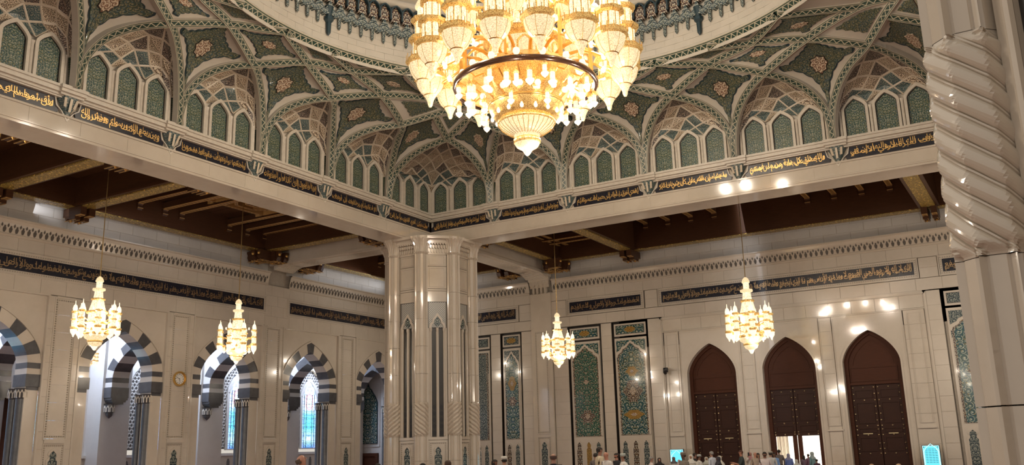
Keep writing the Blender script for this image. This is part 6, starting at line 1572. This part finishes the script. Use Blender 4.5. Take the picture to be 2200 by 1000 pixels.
# camera on the portal pier
cv = tag(empty('security_camera', (XW - .10, 20.9, 4.75)), 'black security camera on the portal pier left of the first brown door', 'camera')
m = MB(); m.lathe([(.05, -.02), (.11, 0), (.11, .30), (.07, .34)], 12, (-.18, 0, -.2)); m.build('housing', M['black'], cv, True); m = MB(); m.cube(-.02, .12, -.09, .09, -.12, .16); m.build('mount', M['black'], cv); m = MB(); m.cube(-.22, .0, -.03, .03, .06, .10); m.build('mount_arm', M['black'], cv)
m = MB(); m.lathe([(0, -.12), (.08, -.08), (.10, 0)], 12, (-.18, -.02, -.18)); m.build('lens_dome', M['dark_recess'], cv, True); m = MB(); m.cube(-.4, -.16, -.22, -.10, -.03, .08); m.build('side_lamp', M['black'], cv)
def kiosk(x, y, label, w=.84, top=-.02, lines=True):
    g = tag(empty('display_stand', (x, y, FLOOR)), label, 'screen'); F = Frame((0, 0, -FLOOR), (0, -1, 0), (-1, 0, 0)); F.p = (lambda u, v, w_=0.0, F=F: F.o + F.U * u + F.N * w_ + Vector((0, 0, v))); h = w / 2
    m = MB(); m.box(F, -h, h, FLOOR + .12, top, -.10, .0, True); m.build('housing', M['black'], g); m = MB(); m.box(F, -h - .1, h + .1, FLOOR, FLOOR + .12, -.3, .25, True); m.build('base', M['black'], g)
    m = MB(); m.box(F, -h + .03, h - .03, FLOOR + .3, top - .03, 0, .012); sc = m.build('screen', M['screen'], g)
    A = [(-h + .10, -1.2)] + [(-h + .10, -.50), (-h * .55, -.34), (-h * .40, -.28), (0, -.12), (h * .40, -.28), (h * .55, -.34), (h - .10, -.50)] + [(h - .10, -1.2)]; m = MB(); m.band(F, A, [(x_ * 1.12, y_ + .03) for x_, y_ in A], .012, .02); m.build('page_arch', M['screen_pale'], sc)
    m = frame_bars(F, -h + .03, h - .03, FLOOR + .3, top - .03, .03, .012, .018); m.build('page_border', M['screen_pale'], sc)
    m = MB()
    for s in (-1, 1): m.prism(F, [(s * (h - .09) + .03 * cos(k), top - .10 + .03 * sin(k)) for k in range(6)], .012, .02)
    if lines:
        for k in range(9):
            v = -.38 - .085 * k; 
            for (a, b) in ((-.6, -.35), (-.28, .02), (.08, .32), (.38, .62)): m.box(F, a * h * 1.1, b * h * 1.1, v, v + .022, .012, .018)
    m.build('page_text', M['screen_text'], sc); return g
kiosk(53.0, 20.25, 'glowing blue display stand left of the first brown door', .86, -.04, False)
kiosk(53.2, 6.30, 'glowing turquoise display stand with prayer text right of the last brown door', .86, -.17)

# ------------------------------------------------------------------ people
SKIN = {}
def cloth(c):
    k = 'cloth_%d_%d_%d' % tuple(int(x * 999) for x in c)
    if k not in SKIN: SKIN[k] = simple(k, c, .8, 0, .15, 12)
    return SKIN[k]
def skin(c): 
    k = 'skin_%d' % int(c[0] * 999)
    if k not in SKIN: SKIN[k] = simple(k, c, .5, 0, .06, 20)
    return SKIN[k]
LIGHTS, MIDS, DARKS = (.52, .30, .20), (.36, .19, .115), (.20, .10, .06)
def person(pos, H, yaw, label, shirt, trousers=(.04, .04, .05), tone=MIDS, hair=(.02, .015, .01), head='hair', short=False, robe=False, lean=0.0, look=0.0, armL=None, armR=None, hold=None, wide=1.0, scarf=None, crouch=False):
    """Standing figure facing +x locally: one skinned body, hair, face and clothes as its parts."""
    k = H / 1.75; x, y = pos; g = tag(empty('person', (x, y, FLOOR), radians(yaw)), label, 'person')
    V, E_, Rr = [], [], []
    def nv(p, r, par=None, r2=None):
        px, py, pz = p
        if pz > .95: px += (pz - .95) * lean
        V.append((px * k, py * k, pz * k)); Rr.append((r * k, (r2 or r) * k)); i = len(V) - 1
        if par is not None: E_.append((par, i))
        return i
    pel = nv((0, 0, .97), .15 * wide, None, .13 * wide); wa = nv((0, 0, 1.12), .14 * wide, pel, .125 * wide); ch = nv((.0, 0, 1.32), .165, wa, .14); nb = nv((0, 0, 1.45), .085, ch); nk = nv((.012, 0, 1.52), .052, nb)
    hl = nv((.035 - look * .03, 0, 1.595), .070, nk, .066); hm = nv((.022 - look * .07, 0, 1.665), .094, hl, .080); ht = nv((.0 - look * .11, 0, 1.725), .068, hm, .058)
    hands = []
    for s, arm in ((1, armL), (-1, armR)):
        sh = nv((-.005, .175 * s, 1.415), .068, ch); 
        el, wr = arm or ((-.03, .235 * s, 1.14), (.07, .235 * s, .90))
        el = (el[0], el[1], el[2]); e = nv(el, .048, sh); w_ = nv(wr, .030, e); d = Vector(wr) - Vector(el); d.normalize(); hp = Vector(wr) + d * .07; h = nv(tuple(hp), .034, w_, .022); hands.append(hp)
        sd = d.cross(Vector((0, 0, 1))); sd = Vector((1, 0, 0)) if sd.length < .2 else sd.normalized(); up = sd.cross(d)
        for q, L in enumerate((.065, .078, .075, .058)):
            o = hp + sd * (-.027 + .018 * q); a = nv(tuple(o + d * L * .5 - up * .006), .0095, h); nv(tuple(o + d * L - up * .022), .008, a)
        a = nv(tuple(hp - sd * .035 + d * .0), .0105, h); nv(tuple(hp - sd * .050 + d * .035), .0095, a)
    for s in (1, -1):
        hp_ = nv((0, .095 * s, .90), .105 * wide, pel)
        kn = nv(((.32, .12 * s, .80) if crouch else (.012, .105 * s, .50)), .068, hp_); an = nv(((.10, .12 * s, .42) if crouch else (-.01, .11 * s, .10)), .045, kn)
        if crouch: an = nv((.08, .12 * s, .10), .045, an)
        nv((.12, .125 * s, .045), .040, an)
    me = bpy.data.meshes.new('body'); me.from_pydata(V, E_, []); o = bpy.data.objects.new('body_tmp', me); C.objects.link(o)
    sk = o.modifiers.new('s', 'SKIN'); sk.use_smooth_shade = True
    for i, (a, b) in enumerate(Rr): me.skin_vertices[0].data[i].radius = (a, b)
    me.skin_vertices[0].data[0].use_root = True
    o.modifiers.new('u', 'SUBSURF').levels = 1
    dg = bpy.context.evaluated_depsgraph_get(); m2 = bpy.data.meshes.new_from_object(o.evaluated_get(dg)); bpy.data.objects.remove(o); bpy.data.meshes.remove(me)
    m2.materials.clear()
    for mt_ in (skin(tone), cloth(shirt), cloth(trousers), M['black']): m2.materials.append(mt_)
    for p in m2.polygons:
        c = p.center / k; z = c.z; r = hypot(c.x - max(0, z - .95) * lean, c.y); mi = 1
        dh = min((Vector((c.x - max(0, c.z - .95) * lean, c.y, c.z)) - h).length for h in hands)
        if z > 1.485 and r < .16: mi = 0
        elif dh < (.30 if short else .115): mi = 0
        elif z < .09: mi = 3
        elif z < .96 and abs(c.y) < .22: mi = 2
        p.material_index = mi; p.use_smooth = True
    m2.name = 'body'; body = link(m2, 'body', g)
    hx = lean * .70 * k; hc = Vector((.018 * k - look * .07 * k + hx, 0, 1.655 * k)); P = Vector
    def hpart(m, name, mat, smooth=True, parent=g):
        q = m.build(name, mat, parent, smooth); q.location = hc; q.rotation_euler = (0, -look * .7, 0); return q
    def ell(rx, ry, rz, z0, z1, cx=0.0, n=14, t=7):
        m = MB(); R_ = []
        for j in range(t + 1):
            z = z0 + (z1 - z0) * j / t; f = sqrt(max(0, 1 - z * z)); R_.append([Vector((cx + rx * f * cos(2 * pi * i / n), ry * f * sin(2 * pi * i / n), rz * z)) for i in range(n)])
        return loft(m, R_)
    if head != 'scarf':
        m = MB(); f = .092 * k; m.add((P((f, -.014 * k, -.02 * k)), P((f, .014 * k, -.02 * k)), P((f + .02 * k, 0, -.016 * k)))); m.add((P((f - .004, 0, .02 * k)), P((f, -.014 * k, -.02 * k)), P((f + .02 * k, 0, -.016 * k)))); m.add((P((f - .004, 0, .02 * k)), P((f + .02 * k, 0, -.016 * k)), P((f, .014 * k, -.02 * k)))); hpart(m, 'nose', skin(tone), False)
        for s in (-1, 1): m = MB(); m.lathe([(0, -.03 * k), (.014 * k, -.018 * k), (.018 * k, .012 * k), (0, .03 * k)], 8, (.0, s * .080 * k, -.006 * k)); hpart(m, 'ear', skin(tone))
    for s in (-1, 1): m = MB(); m.lathe([(0, -.006 * k), (.007 * k, 0), (0, .006 * k)], 6, (.080 * k, s * .030 * k, .008 * k)); hpart(m, 'eye', M['black']); m = MB(); m.cube(.074 * k, .084 * k, -.022 * k, .022 * k, -.052 * k, -.046 * k); hpart(m, 'mouth', skin((.35, .10, .08)))
    if head in ('hair', 'long', 'bun', 'beard'):
        m = ell(.105 * k, .090 * k, .095 * k, .18, 1.0, -.010 * k); 
        for v in range(0): pass
        hpart(m, 'hair', cloth(hair)); m = ell(.062 * k, .086 * k, .11 * k, -.75 if head != 'hair' else -.45, .5, -.045 * k); hpart(m, 'hair_back', cloth(hair))
        if head == 'long': m = MB(); m.lathe([(.05 * k, -.28 * k), (.085 * k, -.20 * k), (.10 * k, -.05 * k), (.09 * k, .04 * k)], 12, (-.045 * k, 0, 0)); hpart(m, 'long_hair', cloth(hair))
        if head == 'beard': m = ell(.086 * k, .068 * k, .075 * k, -1, -.30, .012 * k); m.v = [(a, b, c - .03 * k) for a, b, c in m.v]; hpart(m, 'beard', cloth(hair))
    elif head == 'fringe': m = ell(.066 * k, .088 * k, .10 * k, -.55, .25, -.04 * k); hpart(m, 'hair', cloth(hair))
    elif head in ('cap', 'kuma', 'beanie', 'brim'):
        hh = .105 if head != 'beanie' else .09; m = MB(); m.lathe([(.098 * k, .015 * k), (.102 * k, .05 * k), (.098 * k, hh * k), (.07 * k, (hh + .012) * k), (0, (hh + .016) * k)], 16); c_ = hpart(m, head + '_cap' if head != 'beanie' else 'beanie', cloth(scarf or (.6, .57, .5)))
        m = MB(); m.lathe([(.101 * k, .045 * k), (.104 * k, .055 * k), (.101 * k, .065 * k)], 16); q = m.build('cap_band', cloth(tuple(x * .5 for x in (scarf or (.6, .57, .5)))), c_, True)
        if head == 'brim': m = MB(); m.lathe([(.10 * k, .03 * k), (.155 * k, .018 * k), (.155 * k, .012 * k), (.10 * k, .02 * k)], 16); m.build('brim', cloth((.08, .08, .07)), c_, True)
        m = ell(.062 * k, .086 * k, .10 * k, -.6, .3, -.04 * k); hpart(m, 'hair', cloth(hair))
    if head == 'scarf':
        col = cloth(scarf or (.6, .57, .5)); m = MB(); R_ = []; n = 20
        for (z, rx, ry, ox, gap) in ((.112, .01, .01, -.01, 0), (.098, .07, .06, -.01, 0), (.06, .108, .095, -.008, 0), (.0, .118, .104, -.012, .9), (-.05, .112, .10, -.014, .85), (-.10, .10, .095, -.01, .35), (-.16, .12, .13, -.005, 0), (-.22, .15, .19, 0, 0), (-.30, .16, .22, 0, 0)):
            R_.append([(Vector(((ox + rx * cos(2 * pi * i / n) * (1 - (.55 if gap and cos(2 * pi * i / n) > .86 else 0) * gap)) * k, ry * sin(2 * pi * i / n) * k, z * k))) for i in range(n)])
        loft(m, R_); hpart(m, 'head_scarf', col)
        m = ell(.028 * k, .052 * k, .078 * k, -1, 1, .072 * k); hpart(m, 'face', skin(tone))
    if robe:
        m = MB(); R_ = []; n = 20
        for (z, rx, ry) in ((.06, .24, .28), (.5, .21, .26), (.95, .17, .22), (1.2, .155, .20), (1.36, .15, .205), (1.44, .10, .14), (1.475, .065, .07)):
            R_.append([Vector(((rx * wide * cos(2 * pi * i / n) + max(0, z - .95) * lean) * k, ry * wide * sin(2 * pi * i / n) * k, z * k)) for i in range(n)])
        loft(m, R_); m.build('robe', cloth(shirt), g, True)
        for s in (1, -1):
            arm = (armL, armR)[0 if s > 0 else 1] or ((-.03, .235 * s, 1.14), (.07, .235 * s, .90)); sh = Vector((max(0, .46) * lean, .18 * s, 1.42)); el = Vector(arm[0]) + Vector(((arm[0][2] - .95) * lean if arm[0][2] > .95 else 0, 0, 0)); wr = Vector(arm[1]) + Vector(((arm[1][2] - .95) * lean if arm[1][2] > .95 else 0, 0, 0))
            m = MB(); m.tube([tuple(sh * k), tuple(el * k), tuple((el.lerp(wr, .9)) * k)], [.085 * k, .07 * k, .06 * k], 10); m.build('sleeve', cloth(shirt), g, True)
    else:
        m = MB(); n = 16; R_ = [[Vector(((rx * cos(2 * pi * i / n) + .48 * lean) * k, ry * sin(2 * pi * i / n) * k, z * k)) for i in range(n)] for (z, rx, ry) in ((1.44, .085, .10), (1.48, .066, .07), (1.49, .060, .062))]
        loft(m, R_); m.build('collar', cloth(tuple(c * .85 for c in shirt)), g, True)
    if hold == 'phone':
        hp = hands[1]; q = MB(); q.cube(-.006, .006, -.036, .036, -.01, .14); ph = q.build('phone', M['black'], None); ph.matrix_world = Matrix.Translation((x, y, FLOOR)) @ Matrix.Rotation(radians(yaw), 4, 'Z') @ Matrix.Translation(((hp.x + .06) * k, hp.y * k, (hp.z + .0) * k)); tag(ph, 'black phone held up by the person in the white wrap', 'phone')
    return g
AW, LEFT, RIGHT, TO = 30, 120, -60, 210
UP = ((.16, -.24, 1.30), (.22, -.20, 1.52))
def bag(): pass
PEOPLE = [
 ((13.00, 12.35), 1.79, RIGHT + 12, 'bald man looking up at the far left before the striped arches', dict(shirt=(.30, .31, .20), tone=(.42, .19, .12), head='fringe', hair=(.10, .07, .05), look=.55)),
 ((19.43, 15.76), 1.55, AW, 'top of a dark-haired head left of the middle pillar', dict(shirt=(.05, .05, .06))),
 ((18.36, 13.51), 1.54, AW, 'dark-haired person before the left side of the middle pillar', dict(shirt=(.20, .18, .15), head='long')),
 ((18.66, 12.98), 1.59, AW + 20, 'brown-haired man before the right side of the middle pillar', dict(shirt=(.25, .22, .20), hair=(.07, .04, .025))),
 ((23.65, 14.76), 1.55, RIGHT - 40, 'woman with long dark hair beside the man in a white cap', dict(shirt=(.08, .05, .05), head='long', tone=DARKS)),
 ((22.87, 13.95), 1.61, AW + 10, 'man in a white embroidered cap right of the middle pillar', dict(shirt=(.60, .50, .46), head='kuma', scarf=(.62, .58, .50), robe=True)),
 ((19.94, 10.77), 1.69, AW, 'bald man seen from behind in a black shirt below the hanging lamp', dict(shirt=(.012, .012, .016), tone=(.34, .17, .11), head='fringe', hair=(.08, .05, .04), wide=1.15)),
 ((27.00, 12.92), 1.83, RIGHT + 15, 'tall dark-haired man in a cream shirt before the rose tile panel', dict(shirt=(.55, .46, .32), tone=(.34, .17, .11))),
 ((25.27, 11.85), 1.69, LEFT + 30, 'bald man in a white shirt talking to the tall man in cream', dict(shirt=(.62, .57, .52), tone=(.48, .23, .15), head='none')),
 ((29.21, 13.32), 1.63, LEFT + 20, 'dark-haired man in a black tee between two tile panels', dict(shirt=(.012, .012, .015), tone=(.42, .22, .15), head='beard')),
 ((28.30, 12.67), 1.59, LEFT + 10, 'man in a patterned pale cap before the fourth tile panel', dict(shirt=(.64, .60, .55), tone=(.32, .17, .11), head='kuma', scarf=(.42, .45, .40), robe=True)),
 ((32.71, 13.53), 1.45, RIGHT, 'grey-haired man in a light shirt right of the fourth tile panel', dict(shirt=(.60, .50, .45), tone=(.38, .21, .15), hair=(.22, .21, .19))),
 ((30.69, 14.84), 1.64, AW, 'dark-haired person half hidden behind the tall man in cream', dict(shirt=(.10, .08, .07))),
 ((36.75, 14.83), 1.35, TO, 'woman in a black head scarf left of the blue display stand', dict(shirt=(.015, .012, .012), tone=(.38, .19, .13), head='scarf', scarf=(.018, .012, .012), robe=True)),
 ((29.39, 11.00), 1.58, LEFT + 25, 'man in a brown patterned cap and olive robe before the blue display stand', dict(shirt=(.17, .145, .115), tone=(.13, .07, .045), head='kuma', scarf=(.20, .17, .13), robe=True, wide=1.1)),
 ((42.90, 16.57), 1.32, TO, 'child in a grey head scarf in front of the blue screen', dict(shirt=(.50, .47, .44), tone=(.2, .12, .09), head='scarf', scarf=(.12, .11, .12), robe=True)),
 ((41.78, 15.87), 1.20, AW, 'person in a pale pink wrap beside the blue screen', dict(shirt=(.56, .46, .46), head='scarf', scarf=(.58, .48, .48), robe=True)),
 ((35.44, 12.96), 1.46, TO - 20, 'person in a knotted white head scarf before the first brown door', dict(shirt=(.62, .58, .50), head='scarf', scarf=(.66, .63, .56), robe=True)),
 ((37.47, 13.54), 1.52, RIGHT, 'dark-haired man in black before the first brown door', dict(shirt=(.02, .015, .015), tone=(.30, .15, .10))),
 ((36.07, 12.86), 1.45, RIGHT - 30, 'man in a white cap with dark brim and white robe', dict(shirt=(.66, .62, .55), tone=(.26, .13, .085), head='brim', scarf=(.50, .50, .46), robe=True)),
 ((38.75, 13.49), 1.33, TO, 'woman in a pale grey-green head scarf before the first brown door', dict(shirt=(.45, .44, .36), head='scarf', scarf=(.50, .48, .40), robe=True)),
 ((36.45, 12.45), 1.58, AW + 40, 'grey-haired man seen from behind in a pale blue shirt', dict(shirt=(.58, .60, .66), tone=(.40, .22, .15), hair=(.30, .29, .27))),
 ((34.01, 11.37), 1.38, LEFT, 'woman in a black head scarf and black dress before the first brown door', dict(shirt=(.012, .010, .012), tone=(.2, .11, .08), head='scarf', scarf=(.03, .025, .035), robe=True, wide=1.15)),
 ((38.22, 12.56), 1.37, LEFT - 10, 'person in a white head wrap and white robe leaning forward', dict(shirt=(.66, .61, .52), head='scarf', scarf=(.66, .61, .52), robe=True, lean=.28)),
 ((36.42, 11.23), 1.59, LEFT, 'man in a dark green tee holding out his forearm beside the first brown door', dict(shirt=(.035, .048, .045), tone=(.42, .21, .14), hair=(.09, .035, .02), short=True, armL=((.14, .24, 1.12), (.42, .20, 1.22)), armR=((.10, -.24, 1.12), (.36, -.16, 1.16)))),
 ((40.68, 12.17), 1.47, TO + 10, 'person in a white wrap holding up a phone', dict(shirt=(.62, .57, .50), head='scarf', scarf=(.50, .25, .25), robe=True, armR=UP, hold='phone')),
 ((36.71, 10.78), 1.51, TO + 30, 'bald man in a beige shirt left of the bright doorway', dict(shirt=(.44, .34, .26), tone=(.48, .24, .18), head='none')),
 ((37.81, 10.97), 1.46, TO, 'woman with dark hair and a brown scarf beside the bald man in beige', dict(shirt=(.22, .09, .07), head='long', tone=(.36, .18, .13))),
 ((32.81, 9.28), 1.53, TO - 15, 'bearded man with curly black hair in a white shirt with a dark strap', dict(shirt=(.60, .52, .50), tone=(.24, .12, .08), head='beard')),
 ((37.03, 10.24), 1.51, AW - 10, 'person in a pale grey beanie at the edge of the bright doorway', dict(shirt=(.50, .48, .46), head='beanie', scarf=(.36, .33, .27))),
 ((41.23, 11.26), 1.44, TO, 'slim person in a sky blue dress at the edge of the doorway', dict(shirt=(.20, .34, .62), head='long', tone=(.2, .12, .1), robe=True)),
 ((43.38, 11.60), 1.55, AW, 'tall man in a brown shirt dark against the bright doorway', dict(shirt=(.15, .12, .11), tone=(.2, .12, .1))),
 ((45.72, 11.79), 1.33, AW, 'person in a blue hooded dress against the bright doorway', dict(shirt=(.12, .18, .45), head='scarf', scarf=(.25, .25, .38), robe=True)),
 ((39.73, 9.89), 1.14, AW, 'person bowed under a white cloth in front of the doorway stile', dict(shirt=(.50, .49, .45), head='scarf', scarf=(.56, .55, .50), robe=True, lean=.3)),
 ((49.17, 11.90), 1.21, AW, 'small dark figure left of the right door opening', dict(shirt=(.15, .10, .14), head='long')),
 ((48.32, 11.46), 1.28, AW + 20, 'person in a plum top with a raised arm in the right door opening', dict(shirt=(.16, .08, .12), armR=UP)),
 ((44.19, 10.30), 1.40, AW + 30, 'person in a teal shirt and pale scarf in the right door opening', dict(shirt=(.16, .28, .30), head='scarf', scarf=(.30, .36, .36), wide=1.15)),
 ((42.25, 9.68), 1.11, AW, 'dark figure at the right edge of the doorway', dict(shirt=(.07, .03, .05))),
 ((30.30, 9.66), 1.19, TO, 'top of a fair-haired head below the first brown door', dict(shirt=(.3, .2, .15), tone=(.5, .3, .2), hair=(.45, .28, .16))),
 ((23.94, 4.20), 1.24, TO, 'top of a fair-haired head below the last brown door, left one', dict(shirt=(.3, .2, .15), tone=(.5, .3, .2), hair=(.40, .24, .13))),
 ((24.27, 3.64), 1.23, TO, 'top of a fair-haired head below the last brown door, right one', dict(shirt=(.3, .25, .2), tone=(.5, .3, .2), hair=(.45, .30, .18))),
]
for pos, H, yaw, label, kw in PEOPLE: person(pos, H, yaw, label, **kw)
